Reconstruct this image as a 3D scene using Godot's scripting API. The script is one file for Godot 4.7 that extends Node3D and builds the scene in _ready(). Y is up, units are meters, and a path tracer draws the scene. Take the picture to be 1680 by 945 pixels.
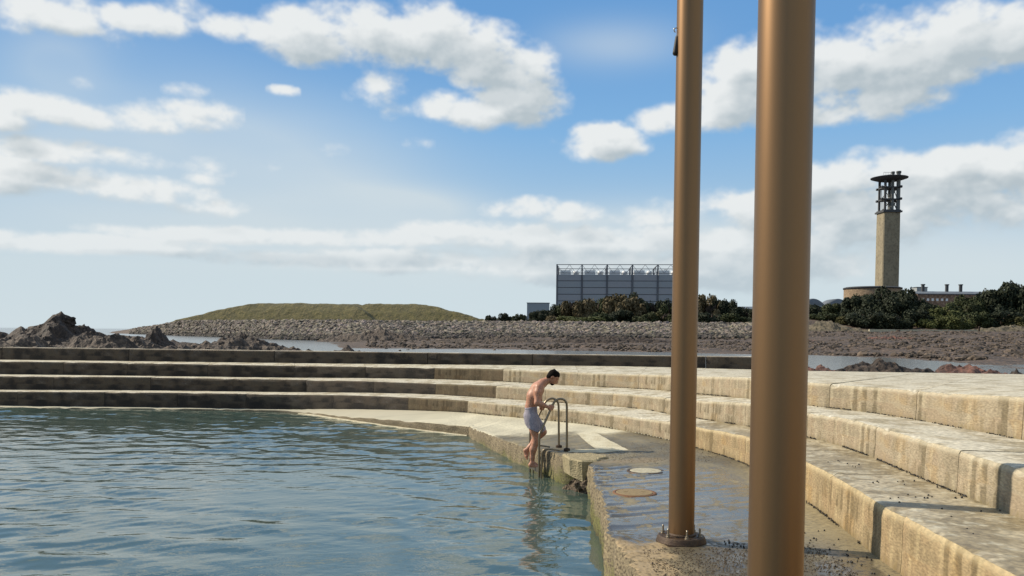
extends Node3D
# A tidal sea pool with curved concrete steps, two bronze poles, a bather on the ladder,
# a rocky foreshore and the headland behind it. y is up, metres, deck by the poles at y = 0.

const WATER := -0.555
const SEA := -1.15
const EXPOSURE := 1.18
var rng := RandomNumberGenerator.new()
var used := {}
var M := {}
var N := {}

# ------------------------------------------------------------------ naming
func numbered(called: String) -> String:
	var n = used.get(called, 0)
	used[called] = n + 1
	return called if n == 0 else "%s_%03d" % [called, n]

func thing(called: String, label: String, category: String, at := Vector3.ZERO, turn := 0.0, group := "") -> Node3D:
	var o = Node3D.new()
	o.name = numbered(called)
	add_child(o)
	o.position = at
	o.rotation.y = turn
	return tag(o, label, category, group)

func tag(o, label: String, category: String, group := ""):
	o.set_meta("label", label)
	o.set_meta("category", category)
	if group != "":
		o.set_meta("group", group)
	return o

func put(called: String, mesh: Mesh, material: Material, parent = null) -> MeshInstance3D:
	var o = MeshInstance3D.new()
	o.mesh = mesh
	if material:
		o.material_override = material
	if parent == null:
		o.name = numbered(called)
		add_child(o)
	else:
		o.name = called
		parent.add_child(o, true)
	return o

func struct(called: String, label: String, mesh: Mesh, material: Material) -> MeshInstance3D:
	var o = put(called, mesh, material)
	o.set_meta("kind", "structure")
	o.set_meta("label", label)
	return o

func scatter(called: String, label: String, mesh: Mesh, material: Material, places: Array, tints = null, parent = null) -> MultiMeshInstance3D:
	var mm = MultiMesh.new()
	mm.transform_format = MultiMesh.TRANSFORM_3D
	mm.use_colors = tints != null
	mm.mesh = mesh
	mm.instance_count = places.size()
	for i in places.size():
		mm.set_instance_transform(i, places[i])
		if tints != null:
			mm.set_instance_color(i, tints[i])
	var o = MultiMeshInstance3D.new()
	o.multimesh = mm
	o.material_override = material
	o.set_meta("kind", "stuff")
	if parent == null:
		o.name = numbered(called)
		add_child(o)
		o.set_meta("label", label)
	else:
		o.name = called
		parent.add_child(o, true)
	return o

# ------------------------------------------------------------------ mesh helpers
func new_st() -> SurfaceTool:
	var st = SurfaceTool.new()
	st.begin(Mesh.PRIMITIVE_TRIANGLES)
	return st

func done(st: SurfaceTool) -> ArrayMesh:
	st.generate_normals()
	return st.commit()

func tri(st, a: Vector3, b: Vector3, c: Vector3, out: Vector3):
	if (c - a).cross(b - a).dot(out) < 0.0:
		var t = b
		b = c
		c = t
	st.add_vertex(a)
	st.add_vertex(b)
	st.add_vertex(c)

func quad(st, a: Vector3, b: Vector3, c: Vector3, d: Vector3, out: Vector3):
	tri(st, a, b, c, out)
	tri(st, a, c, d, out)

# quad with texture coordinates; pts in order round it
func quad_uv(st, p: Array, uv: Array, out: Vector3):
	var order = [0, 1, 2, 0, 2, 3]
	if (p[2] - p[0]).cross(p[1] - p[0]).dot(out) < 0.0:
		order = [0, 2, 1, 0, 3, 2]
	for i in order:
		st.set_uv(uv[i])
		st.add_vertex(p[i])

func box(st, centre: Vector3, size: Vector3, basis := Basis()):
	var h = size * 0.5
	st.set_smooth_group(-1)
	for ax in 3:
		for s in [-1.0, 1.0]:
			var n = Vector3.ZERO
			n[ax] = s
			var u = Vector3.ZERO
			u[(ax + 1) % 3] = h[(ax + 1) % 3]
			var v = Vector3.ZERO
			v[(ax + 2) % 3] = h[(ax + 2) % 3]
			var c = n * h[ax]
			quad(st, centre + basis * (c - u - v), centre + basis * (c + u - v), centre + basis * (c + u + v), centre + basis * (c - u + v), basis * n)

func beam(st, a: Vector3, b: Vector3, w: float, h := -1.0):
	if h < 0.0:
		h = w
	var d = b - a
	var y = d.normalized()
	var x = y.cross(Vector3.UP if absf(y.y) < 0.95 else Vector3.RIGHT).normalized()
	var z = x.cross(y)
	box(st, (a + b) * 0.5, Vector3(w, d.length(), h), Basis(x, y, z))

func tube(st, pts: Array, r: float, sides := 12, caps := true):
	st.set_smooth_group(1)
	var rings = []
	var n = pts.size()
	var side = Vector3.ZERO
	for i in n:
		var t = (pts[mini(i + 1, n - 1)] - pts[maxi(i - 1, 0)]).normalized()
		if side == Vector3.ZERO:
			side = t.cross(Vector3.UP if absf(t.y) < 0.9 else Vector3.RIGHT).normalized()
		side = (side - t * side.dot(t)).normalized()
		var up = t.cross(side)
		var ring = []
		for k in sides:
			var a = TAU * k / sides
			ring.append(pts[i] + (side * cos(a) + up * sin(a)) * r)
		rings.append(ring)
	for i in n - 1:
		for k in sides:
			var k2 = (k + 1) % sides
			quad(st, rings[i][k], rings[i][k2], rings[i + 1][k2], rings[i + 1][k], rings[i][k] - pts[i] + rings[i][k2] - pts[i])
	if caps:
		st.set_smooth_group(-1)
		for e in [0, n - 1]:
			var o = pts[0] - pts[1] if e == 0 else pts[n - 1] - pts[n - 2]
			for k in sides:
				tri(st, pts[e], rings[e][k], rings[e][(k + 1) % sides], o)

# profile: [radius, height, smooth group]
func lathe(st, profile: Array, sides: int, at := Vector3.ZERO):
	for i in profile.size() - 1:
		var p = profile[i]
		var q = profile[i + 1]
		st.set_smooth_group(int(p[2]) if p.size() > 2 else 1)
		var slope = Vector2(q[1] - p[1], p[0] - q[0])
		for k in sides:
			var a = TAU * k / sides
			var b = TAU * (k + 1) / sides
			var m = (a + b) * 0.5
			var out = Vector3(cos(m) * slope.x, slope.y, sin(m) * slope.x)
			var pa = at + Vector3(cos(a) * p[0], p[1], sin(a) * p[0])
			var pb = at + Vector3(cos(b) * p[0], p[1], sin(b) * p[0])
			var qa = at + Vector3(cos(a) * q[0], q[1], sin(a) * q[0])
			var qb = at + Vector3(cos(b) * q[0], q[1], sin(b) * q[0])
			if p[0] > 0.0:
				tri(st, pa, pb, qb, out)
			if q[0] > 0.0:
				tri(st, pa, qb, qa, out)

# a sheet of nx by ny points given by fn(i, j); normals from the points, or flat facets
func sheet(nx: int, ny: int, fn: Callable, uvfn = null, up := Vector3.UP) -> ArrayMesh:
	var v = PackedVector3Array()
	v.resize(nx * ny)
	var uv = PackedVector2Array()
	if uvfn != null:
		uv.resize(nx * ny)
	for j in ny:
		for i in nx:
			v[j * nx + i] = fn.call(i, j)
			if uvfn != null:
				uv[j * nx + i] = uvfn.call(v[j * nx + i])
	var nrm = PackedVector3Array()
	nrm.resize(nx * ny)
	for j in ny:
		for i in nx:
			var du = v[j * nx + mini(i + 1, nx - 1)] - v[j * nx + maxi(i - 1, 0)]
			var dv = v[mini(j + 1, ny - 1) * nx + i] - v[maxi(j - 1, 0) * nx + i]
			var n = du.cross(dv).normalized()
			nrm[j * nx + i] = n if n.dot(up) >= 0.0 else -n
	var idx = PackedInt32Array()
	idx.resize((nx - 1) * (ny - 1) * 6)
	var c = (v[nx] - v[0]).cross(v[1] - v[0])
	var flip = c.dot(up) < 0.0
	var k = 0
	for j in ny - 1:
		for i in nx - 1:
			var a = j * nx + i
			var q = [a, a + 1, a + nx + 1, a, a + nx + 1, a + nx]
			if flip:
				q = [a, a + nx + 1, a + 1, a, a + nx, a + nx + 1]
			for m in 6:
				idx[k] = q[m]
				k += 1
	var arr = []
	arr.resize(Mesh.ARRAY_MAX)
	arr[Mesh.ARRAY_VERTEX] = v
	arr[Mesh.ARRAY_NORMAL] = nrm
	arr[Mesh.ARRAY_INDEX] = idx
	if uvfn != null:
		arr[Mesh.ARRAY_TEX_UV] = uv
	var mesh = ArrayMesh.new()
	mesh.add_surface_from_arrays(Mesh.PRIMITIVE_TRIANGLES, arr)
	return mesh

# a faceted boulder of unit size
func boulder_mesh(s: int, sub := 1, rough := 0.35) -> ArrayMesh:
	var nz = noise(s, 0.9, 3)
	var t = (1.0 + sqrt(5.0)) / 2.0
	var p = [Vector3(-1, t, 0), Vector3(1, t, 0), Vector3(-1, -t, 0), Vector3(1, -t, 0), Vector3(0, -1, t), Vector3(0, 1, t), Vector3(0, -1, -t), Vector3(0, 1, -t), Vector3(t, 0, -1), Vector3(t, 0, 1), Vector3(-t, 0, -1), Vector3(-t, 0, 1)]
	var f = [[0, 11, 5], [0, 5, 1], [0, 1, 7], [0, 7, 10], [0, 10, 11], [1, 5, 9], [5, 11, 4], [11, 10, 2], [10, 7, 6], [7, 1, 8], [3, 9, 4], [3, 4, 2], [3, 2, 6], [3, 6, 8], [3, 8, 9], [4, 9, 5], [2, 4, 11], [6, 2, 10], [8, 6, 7], [9, 8, 1]]
	var tris = []
	for q in f:
		tris.append([p[q[0]].normalized(), p[q[1]].normalized(), p[q[2]].normalized()])
	for k in sub:
		var nx = []
		for q in tris:
			var ab = (q[0] + q[1]).normalized()
			var bc = (q[1] + q[2]).normalized()
			var ca = (q[2] + q[0]).normalized()
			nx.append_array([[q[0], ab, ca], [q[1], bc, ab], [q[2], ca, bc], [ab, bc, ca]])
		tris = nx
	var st = new_st()
	st.set_smooth_group(-1)
	for q in tris:
		var w = []
		for a in q:
			var d = 1.0 + rough * nz.get_noise_3dv(a * 1.1 + Vector3(s * 7.0, 0, 0)) * 1.6
			var b = a * d
			# chop with a few planes so that it reads as quarried stone
			for c in 4:
				var pn = Vector3(sin(s * 3.1 + c * 2.3), cos(s * 1.7 + c * 4.1), sin(s * 2.3 + c * 5.9)).normalized()
				var e = b.dot(pn) - 0.62
				if e > 0.0:
					b -= pn * e * 0.85
			w.append(b)
		tri(st, w[0], w[1], w[2], w[0] + w[1] + w[2])
	return done(st)

func noise(s: int, freq: float, oct := 4, ridged := false) -> FastNoiseLite:
	var n = FastNoiseLite.new()
	n.seed = s
	n.frequency = freq
	n.noise_type = FastNoiseLite.TYPE_SIMPLEX_SMOOTH
	n.fractal_type = FastNoiseLite.FRACTAL_RIDGED if ridged else FastNoiseLite.FRACTAL_FBM
	n.fractal_octaves = oct
	return n

# ------------------------------------------------------------------ textures and materials
func grey(s: int, w: int, h: int, freq: float, oct: int) -> PackedByteArray:
	var im = noise(s, freq, oct).get_seamless_image(w, h, false, false, 0.12, true)
	im.convert(Image.FORMAT_L8)
	return im.get_data()

func stretched(s: int, w: int, h: int, sw: int, sh: int, freq: float, oct: int) -> PackedByteArray:
	var im = noise(s, freq, oct).get_seamless_image(sw, sh, false, false, 0.12, true)
	im.convert(Image.FORMAT_L8)
	im.resize(w, h, Image.INTERPOLATE_CUBIC)
	return im.get_data()

func picture(w: int, h: int, fn: Callable) -> ImageTexture:
	var d = PackedByteArray()
	d.resize(w * h * 3)
	for y in h:
		for x in w:
			var c = fn.call(x, y)
			var k = (y * w + x) * 3
			d[k] = clampi(int(c.x * 255.0), 0, 255)
			d[k + 1] = clampi(int(c.y * 255.0), 0, 255)
			d[k + 2] = clampi(int(c.z * 255.0), 0, 255)
	return ImageTexture.create_from_image(Image.create_from_data(w, h, false, Image.FORMAT_RGB8, d))

func heights(s: int, size: int, freq: float, oct: int) -> ImageTexture:
	var im = noise(s, freq, oct).get_seamless_image(size, size, false, false, 0.12, true)
	im.convert(Image.FORMAT_RGB8)
	return ImageTexture.create_from_image(im)

func plain(c: Color, rough := 0.8, metal := 0.0) -> StandardMaterial3D:
	var m = StandardMaterial3D.new()
	m.albedo_color = c
	m.roughness = rough
	m.metallic = metal
	return m

func textured(t: Texture2D, rough := 0.85, scale := 0.0) -> StandardMaterial3D:
	var m = plain(Color.WHITE, rough)
	m.albedo_texture = t
	if scale > 0.0:
		m.uv1_triplanar = true
		m.uv1_world_triplanar = true
		m.uv1_scale = Vector3.ONE * scale
	return m

func bump(m: StandardMaterial3D, t: Texture2D, cm: float) -> StandardMaterial3D:
	m.heightmap_enabled = true
	m.heightmap_texture = t
	m.heightmap_scale = cm
	return m

func lerp3(a: Vector3, b: Vector3, t: float) -> Vector3:
	return a + (b - a) * clampf(t, 0.0, 1.0)

func two_tone(s: int, size: int, a: Vector3, b: Vector3, c: Vector3, f1: float, f2: float) -> ImageTexture:
	var n1 = grey(s, size, size, f1, 5)
	var n2 = grey(s + 1, size, size, f2, 4)
	return picture(size, size, func(x, y):
		var k = y * size + x
		var p = n1[k] / 255.0
		var q = n2[k] / 255.0
		var col = lerp3(a, b, smoothstep(0.3, 0.7, p))
		col = lerp3(col, c, smoothstep(0.55, 0.8, q))
		return col * (0.8 + 0.4 * q))

func make_materials():
	var fine = heights(11, 512, 0.06, 4)
	var coarse = heights(12, 512, 0.02, 5)
	# concrete risers, v = 0 at the nosing: vertical run stains, yellow and pink patches
	var w = 1024
	var h = 128
	var s1 = stretched(21, w, h, 1024, 10, 0.05, 3)
	var s2 = stretched(22, w, h, 1024, 6, 0.018, 3)
	var p1 = stretched(23, w, h, 1024, 64, 0.008, 4)
	var p2 = stretched(24, w, h, 1024, 64, 0.012, 3)
	var f1 = grey(25, w, h, 0.12, 4)
	M.riser = textured(picture(w, h, func(x, y):
		var k = y * w + x
		var v = float(y) / h
		var a = p1[k] / 255.0
		var b = p2[k] / 255.0
		var f = f1[k] / 255.0
		var c = lerp3(Vector3(0.635, 0.585, 0.49), Vector3(0.63, 0.555, 0.43), smoothstep(0.5, 0.75, a))
		c = lerp3(c, Vector3(0.615, 0.555, 0.46), smoothstep(0.5, 0.7, b))
		c = lerp3(c, Vector3(0.58, 0.535, 0.445), smoothstep(0.6, 0.8, 1.0 - a))
		var st = s1[k] / 255.0
		c = lerp3(c, Vector3(0.76, 0.72, 0.6), smoothstep(0.62, 0.85, st) * 0.4)
		c = lerp3(c, Vector3(0.43, 0.38, 0.27), smoothstep(0.6, 0.85, 1.0 - st) * 0.28 * smoothstep(0.0, 0.3, v + 0.1 * f))
		c = lerp3(c, Vector3(0.36, 0.32, 0.23), smoothstep(0.76, 0.86, s2[k] / 255.0) * 0.5)
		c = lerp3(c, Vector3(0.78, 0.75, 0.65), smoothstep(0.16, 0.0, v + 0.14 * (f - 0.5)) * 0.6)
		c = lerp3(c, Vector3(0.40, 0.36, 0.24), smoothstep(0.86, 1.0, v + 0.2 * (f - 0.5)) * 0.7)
		return c * (0.76 + 0.3 * f)), 0.92)
	bump(M.riser, ImageTexture.create_from_image(seamless_rgb(26, 1024, 128, 0.16)), 0.35)
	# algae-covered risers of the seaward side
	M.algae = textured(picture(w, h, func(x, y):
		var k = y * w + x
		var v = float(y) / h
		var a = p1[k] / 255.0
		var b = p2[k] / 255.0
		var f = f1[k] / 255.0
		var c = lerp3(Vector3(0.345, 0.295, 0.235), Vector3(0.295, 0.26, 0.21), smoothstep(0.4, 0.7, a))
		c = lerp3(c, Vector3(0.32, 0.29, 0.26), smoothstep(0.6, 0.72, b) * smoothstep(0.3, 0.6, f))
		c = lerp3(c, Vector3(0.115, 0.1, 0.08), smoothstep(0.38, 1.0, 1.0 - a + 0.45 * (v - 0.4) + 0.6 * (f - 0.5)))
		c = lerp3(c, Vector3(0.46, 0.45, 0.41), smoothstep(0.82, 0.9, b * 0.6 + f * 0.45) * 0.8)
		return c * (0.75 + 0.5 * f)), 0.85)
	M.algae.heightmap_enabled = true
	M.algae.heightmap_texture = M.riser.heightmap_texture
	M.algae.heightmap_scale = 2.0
	M.riser_low = M.riser.duplicate()
	M.riser_low.albedo_color = Color(1.0, 0.96, 0.875)
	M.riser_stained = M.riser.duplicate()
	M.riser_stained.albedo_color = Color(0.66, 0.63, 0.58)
	# treads
	var n = 1024
	var t1 = grey(31, n, n, 0.006, 5)
	var t2 = grey(32, n, n, 0.05, 4)
	var t3 = grey(33, n, n, 0.015, 4)
	M.tread_damp = textured(picture(n, n, func(x, y):
		var k = y * n + x
		var a = t1[k] / 255.0
		var f = t2[k] / 255.0
		var b = t3[k] / 255.0
		var c = lerp3(Vector3(0.62, 0.58, 0.48), Vector3(0.51, 0.465, 0.36), smoothstep(0.35, 0.6, a))
		c = lerp3(c, Vector3(0.42, 0.375, 0.28), smoothstep(0.6, 0.75, b) * 0.6)
		c = lerp3(c, Vector3(0.66, 0.64, 0.56), smoothstep(0.62, 0.8, 1.0 - b) * 0.7)
		return c * (0.8 + 0.4 * f)), 0.5)
	M.tread = textured(picture(n, n, func(x, y):
		var k = y * n + x
		var a = t1[k] / 255.0
		var f = t2[k] / 255.0
		var b = t3[k] / 255.0
		var c = lerp3(Vector3(0.69, 0.67, 0.60), Vector3(0.63, 0.60, 0.52), smoothstep(0.4, 0.65, a))
		c = lerp3(c, Vector3(0.50, 0.465, 0.37), smoothstep(0.6, 0.78, a) * 0.55)
		c = lerp3(c, Vector3(0.74, 0.72, 0.66), smoothstep(0.6, 0.8, b) * 0.6)
		c = lerp3(c, Vector3(0.47, 0.45, 0.39), smoothstep(0.72, 0.85, 1.0 - b) * 0.4)
		return c * (0.8 + 0.4 * f)), 0.88)
	bump(M.tread, heights(34, 1024, 0.03, 5), 0.6)
	M.tread_damp.heightmap_enabled = true
	M.tread_damp.heightmap_texture = M.tread.heightmap_texture
	M.tread_damp.heightmap_scale = 0.4
	# pool side wall, v = 0 at the deck edge: buff concrete above, green and brown weed below
	M.poolside = textured(picture(w, h, func(x, y):
		var k = y * w + x
		var v = float(y) / h
		var a = p1[k] / 255.0
		var f = f1[k] / 255.0
		var c = lerp3(Vector3(0.50, 0.455, 0.36), Vector3(0.40, 0.36, 0.28), a)
		c = lerp3(c, Vector3(0.36, 0.36, 0.19), smoothstep(0.25, 0.75, v + 0.5 * (a - 0.5) + 0.3 * (f - 0.5)))
		c = lerp3(c, Vector3(0.2, 0.18, 0.12), smoothstep(0.75, 1.0, v + 0.3 * (f - 0.5)))
		c = lerp3(c, Vector3(0.3, 0.25, 0.19), smoothstep(0.62, 0.85, 1.0 - f) * 0.8)
		return c * (0.7 + 0.6 * f)), 0.85)
	M.poolside.heightmap_enabled = true
	M.poolside.heightmap_texture = M.riser.heightmap_texture
	M.poolside.heightmap_scale = 0.7
	M.fresh = bump(textured(two_tone(41, 512, Vector3(0.74, 0.72, 0.63), Vector3(0.68, 0.65, 0.55), Vector3(0.6, 0.57, 0.48), 0.01, 0.06), 0.9, 0.5), fine, 0.6)
	M.patch = bump(textured(two_tone(44, 512, Vector3(0.63, 0.585, 0.46), Vector3(0.54, 0.50, 0.385), Vector3(0.42, 0.385, 0.29), 0.02, 0.07), 0.9, 0.9), fine, 1.5)
	M.rubble = bump(textured(two_tone(43, 512, Vector3(0.34, 0.28, 0.21), Vector3(0.23, 0.18, 0.14), Vector3(0.42, 0.38, 0.28), 0.02, 0.06), 0.75, 0.9), fine, 3.0)
	M.rock = bump(textured(two_tone(45, 512, Vector3(0.29, 0.25, 0.215), Vector3(0.185, 0.165, 0.15), Vector3(0.42, 0.365, 0.305), 0.015, 0.05), 0.88, 0.16), coarse, 12.0)
	M.red_rock = bump(textured(two_tone(47, 512, Vector3(0.46, 0.31, 0.26), Vector3(0.24, 0.19, 0.175), Vector3(0.40, 0.29, 0.25), 0.012, 0.05), 0.88, 0.2), coarse, 10.0)
	M.dark_rock = bump(textured(two_tone(49, 512, Vector3(0.215, 0.175, 0.145), Vector3(0.135, 0.115, 0.10), Vector3(0.33, 0.27, 0.22), 0.015, 0.05), 0.85, 0.16), coarse, 12.0)
	M.pale_rock = bump(textured(two_tone(51, 512, Vector3(0.40, 0.365, 0.295), Vector3(0.25, 0.235, 0.19), Vector3(0.34, 0.31, 0.25), 0.02, 0.05), 0.9, 0.07), coarse, 25.0)
	M.shore = bump(textured(two_tone(53, 1024, Vector3(0.30, 0.245, 0.20), Vector3(0.20, 0.17, 0.145), Vector3(0.41, 0.345, 0.285), 0.008, 0.05), 0.85, 0.04), coarse, 30.0)
	M.grass = bump(textured(two_tone(55, 1024, Vector3(0.325, 0.31, 0.165), Vector3(0.255, 0.25, 0.14), Vector3(0.385, 0.335, 0.21), 0.006, 0.03), 0.95, 0.02), coarse, 60.0)
	M.boulder = plain(Color(0.42, 0.405, 0.375), 0.9)
	M.boulder.vertex_color_use_as_albedo = true
	M.boulder.vertex_color_is_srgb = true
	M.bronze = plain(Color(0.505, 0.395, 0.28), 0.42, 0.85)
	M.flange = bump(textured(two_tone(57, 256, Vector3(0.23, 0.16, 0.10), Vector3(0.30, 0.23, 0.15), Vector3(0.13, 0.10, 0.075), 0.02, 0.08), 0.55, 4.0), fine, 0.3)
	M.flange.metallic = 0.3
	M.steel = plain(Color(0.62, 0.59, 0.53), 0.32, 0.85)
	M.rail = bump(plain(Color(0.52, 0.475, 0.40), 0.36, 0.85), fine, 0.02)
	M.black = plain(Color(0.06, 0.055, 0.05), 0.6)
	M.shell = plain(Color(0.07, 0.06, 0.05), 0.5)
	M.cover = bump(textured(two_tone(59, 256, Vector3(0.71, 0.69, 0.6), Vector3(0.63, 0.6, 0.5), Vector3(0.55, 0.52, 0.42), 0.02, 0.1), 0.6, 3.0), fine, 0.3)
	M.rust = bump(textured(two_tone(61, 256, Vector3(0.46, 0.3, 0.16), Vector3(0.34, 0.22, 0.13), Vector3(0.52, 0.4, 0.26), 0.03, 0.1), 0.7, 4.0), fine, 0.5)
	M.cover2 = bump(textured(two_tone(63, 256, Vector3(0.58, 0.5, 0.33), Vector3(0.5, 0.43, 0.29), Vector3(0.42, 0.34, 0.23), 0.03, 0.1), 0.6, 4.0), fine, 0.4)
	# far things
	M.clad = plain(Color(0.53, 0.56, 0.585), 0.6)
	M.clad2 = plain(Color(0.54, 0.56, 0.585), 0.6)
	M.clad_side = plain(Color(0.56, 0.58, 0.58), 0.6)
	M.frame = plain(Color(0.34, 0.36, 0.39), 0.6)
	M.annex = plain(Color(0.50, 0.55, 0.58), 0.6)
	M.white = plain(Color(0.82, 0.83, 0.83), 0.6)
	M.tower = bump(textured(two_tone(65, 512, Vector3(0.54, 0.505, 0.42), Vector3(0.50, 0.465, 0.385), Vector3(0.46, 0.43, 0.36), 0.006, 0.03), 0.9, 0.03), coarse, 2.0)
	M.tower_dark = plain(Color(0.25, 0.26, 0.27), 0.8)
	M.tower_grey = plain(Color(0.40, 0.41, 0.40), 0.8)
	M.brick = textured(two_tone(67, 256, Vector3(0.49, 0.40, 0.33), Vector3(0.44, 0.36, 0.30), Vector3(0.52, 0.45, 0.38), 0.02, 0.06), 0.9, 0.05)
	M.buff = textured(two_tone(79, 256, Vector3(0.53, 0.46, 0.37), Vector3(0.49, 0.42, 0.34), Vector3(0.56, 0.50, 0.42), 0.02, 0.06), 0.9, 0.05)
	M.slate = plain(Color(0.36, 0.39, 0.42), 0.7)
	M.bark = plain(Color(0.2, 0.16, 0.12), 0.9)
	# skin, hair, shorts
	M.skin = textured(two_tone(77, 256, Vector3(0.67, 0.49, 0.39), Vector3(0.635, 0.45, 0.355), Vector3(0.68, 0.475, 0.37), 0.02, 0.05), 0.5, 2.5)
	M.skin.subsurf_scatter_enabled = true
	M.skin.subsurf_scatter_strength = 0.08
	M.hair = plain(Color(0.075, 0.055, 0.045), 0.85)
	M.hair.metallic_specular = 0.2
	M.shorts = textured(two_tone(69, 256, Vector3(0.62, 0.60, 0.63), Vector3(0.57, 0.55, 0.585), Vector3(0.33, 0.31, 0.37), 0.02, 0.075), 0.9, 2.2)
	# water
	M.water = plain(Color(0.24, 0.305, 0.28), 0.025)
	M.water.metallic_specular = 0.66
	bump(M.water, heights(71, 1024, 0.012, 4), 0.16)
	M.water.uv1_triplanar = true
	M.water.uv1_world_triplanar = true
	M.water.uv1_scale = Vector3(0.35, 0.35, 0.55)
	M.sea = plain(Color(0.36, 0.37, 0.365), 0.16)
	M.sea.metallic_specular = 0.36
	bump(M.sea, heights(73, 512, 0.02, 4), 0.8)
	M.sea.uv1_triplanar = true
	M.sea.uv1_world_triplanar = true
	M.sea.uv1_scale = Vector3(0.05, 0.05, 0.1)

func seamless_rgb(s: int, w: int, h: int, freq: float) -> Image:
	var im = noise(s, freq, 5).get_seamless_image(w, h, false, false, 0.12, true)
	im.convert(Image.FORMAT_RGB8)
	return im

# ------------------------------------------------------------------ sky
# clouds as soft ellipses: azimuth, elevation, half width, half height, in degrees
const HEAPS := [
	[[-28.9,17.7,3.0,1.0],[-30.3,17.2,1.8,0.9],[-26.7,17.9,1.2,0.8],[-22.9,18.1,2.6,1.1],[-24.4,17.4,1.1,0.7],[-21.2,18.9,1.4,0.6]],
	[[-16.6,18.3,3.2,0.9],[-13.3,18.2,4.3,1.6],[-9.8,18.5,4.4,1.9],[-6.2,18.7,4.4,1.8],[-3.4,18.3,3.5,1.8],[-1.6,17.0,2.5,1.6],[0.7,16.5,2.7,1.8],[0.3,14.8,3.1,1.8],[-1.8,14.1,2.9,1.1],[-5.0,14.5,1.7,0.8],[-9.0,15.3,1.7,1.2],[-8.2,14.3,1.4,0.6],[5.7,12.3,2.5,1.2],[4.1,12.6,1.1,0.5],[7.6,12.0,1.1,0.4],[2.3,12.5,1.4,0.4]],
	[[-28.0,12.5,3.5,0.9],[-30.8,11.9,2.4,0.9],[-23.4,12.7,2.4,0.8],[-20.3,13.1,2.0,0.8],[-18.9,13.5,1.0,0.5],[-29.0,10.3,3.1,0.8],[-27.5,8.6,3.4,0.9],[-30.1,8.7,2.5,1.3],[-24.3,10.2,2.0,0.4],[-22.4,8.3,2.8,0.8],[-20.0,7.6,2.0,0.5],[-16.1,10.4,0.7,0.3],[-19.4,10.1,1.3,0.4],[-20.0,9.3,0.9,0.3]],
	[[-11.7,11.5,0.7,0.4],[-6.8,12.2,1.0,0.3],[-15.0,15.0,0.7,0.22],[-30.2,13.3,0.6,0.4],[-26.4,14.2,0.7,0.3],[-20.7,14.5,1.0,0.3]],
	[[11.1,13.7,2.8,1.0],[13.8,14.7,2.5,1.8],[14.3,16.3,1.8,1.5],[17.3,15.8,4.1,2.6],[21.4,16.1,5.0,2.7],[24.2,16.5,4.8,2.5],[26.8,17.1,4.6,2.1],[29.9,16.7,2.5,2.1],[22.2,14.0,4.2,1.2],[19.0,13.5,3.7,0.9]],
	[[13.5,8.5,1.9,0.9],[10.8,7.8,2.4,0.9],[16.2,7.7,3.0,1.5],[19.1,9.1,2.1,1.6],[21.6,9.7,2.1,1.4],[24.0,10.0,2.3,1.1],[26.9,9.9,2.6,1.2],[29.5,9.4,1.8,1.4],[30.4,10.4,0.9,1.2],[27.0,7.9,4.5,2.2],[21.6,7.1,5.3,2.3],[16.2,5.8,5.7,1.6]],
	[[1.1,8.1,2.4,0.7],[4.4,7.8,2.7,0.8],[8.0,7.4,2.6,0.9],[6.4,6.0,8.1,1.3],[-3.7,6.6,3.7,0.7],[0.3,6.2,4.9,1.1],[-8.2,6.1,4.8,0.6],[-15.6,5.9,9.5,0.6],[-27.2,5.0,7.8,0.7],[5.0,4.4,9.0,1.3],[14.0,4.2,8.0,1.6],[-9.0,4.6,9.0,0.9]],
]
const VEILS := [[-22.4,8.2,14.7,4.5],[-28.0,15.3,3.2,2.2],[6.7,18.4,5.2,1.6],[-7.4,8.2,5.6,1.4],[25.1,4.4,12.1,3.0],[-1.7,4.8,18.2,2.8],[-20.0,11.0,13.0,5.0],[8.0,6.5,9.0,2.2]]
var heaps_flat := []
var sky_a: FastNoiseLite
var sky_b: FastNoiseLite
var sky_c: FastNoiseLite

func air(el: float, az: float) -> Vector3:
	var stops = [[0.0, Vector3(0.635, 0.73, 0.77)], [4.0, Vector3(0.585, 0.70, 0.76)], [8.0, Vector3(0.36, 0.55, 0.74)], [13.0, Vector3(0.225, 0.45, 0.74)], [18.0, Vector3(0.155, 0.36, 0.68)], [24.0, Vector3(0.135, 0.325, 0.64)], [45.0, Vector3(0.11, 0.27, 0.56)], [90.0, Vector3(0.07, 0.18, 0.42)]]
	var c: Vector3 = stops[7][1]
	for i in 7:
		if el < stops[i + 1][0]:
			c = lerp3(stops[i][1], stops[i + 1][1], (el - stops[i][0]) / (stops[i + 1][0] - stops[i][0]))
			break
	# the air towards the sun's side is milkier
	var toward = 0.5 + 0.5 * cos(deg_to_rad(az + 73.0))
	return lerp3(c, Vector3(0.60, 0.69, 0.74), smoothstep(0.72, 1.0, toward) * 0.42 * exp(-el / 22.0))

func heap_at(az: float, el: float, list: Array) -> float:
	var m = -1.0
	for e in list:
		var dx = (az - e[0]) / e[2]
		if dx > 1.6 or dx < -1.6:
			continue
		var dy = (el - e[1]) / e[3]
		if dy < 0.0:
			dy *= 1.15
		var v = 1.0 - dx * dx - dy * dy
		v = v * e[4] - maxf(0.0, 1.0 - e[4]) * 0.35
		if v > m:
			m = v
	return m

func far_heap(d: Vector3, el: float) -> float:
	# the same sort of cumulus everywhere else, laid on a level sheet so that it crowds to the horizon
	var k = 1.0 / maxf(0.08, d.y + 0.05)
	var q = Vector3(d.x * k, 0.0, d.z * k)
	return (sky_b.get_noise_3dv(q * 16.0) * 2.6 + 0.12) * smoothstep(0.0, 4.0, el)

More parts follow.
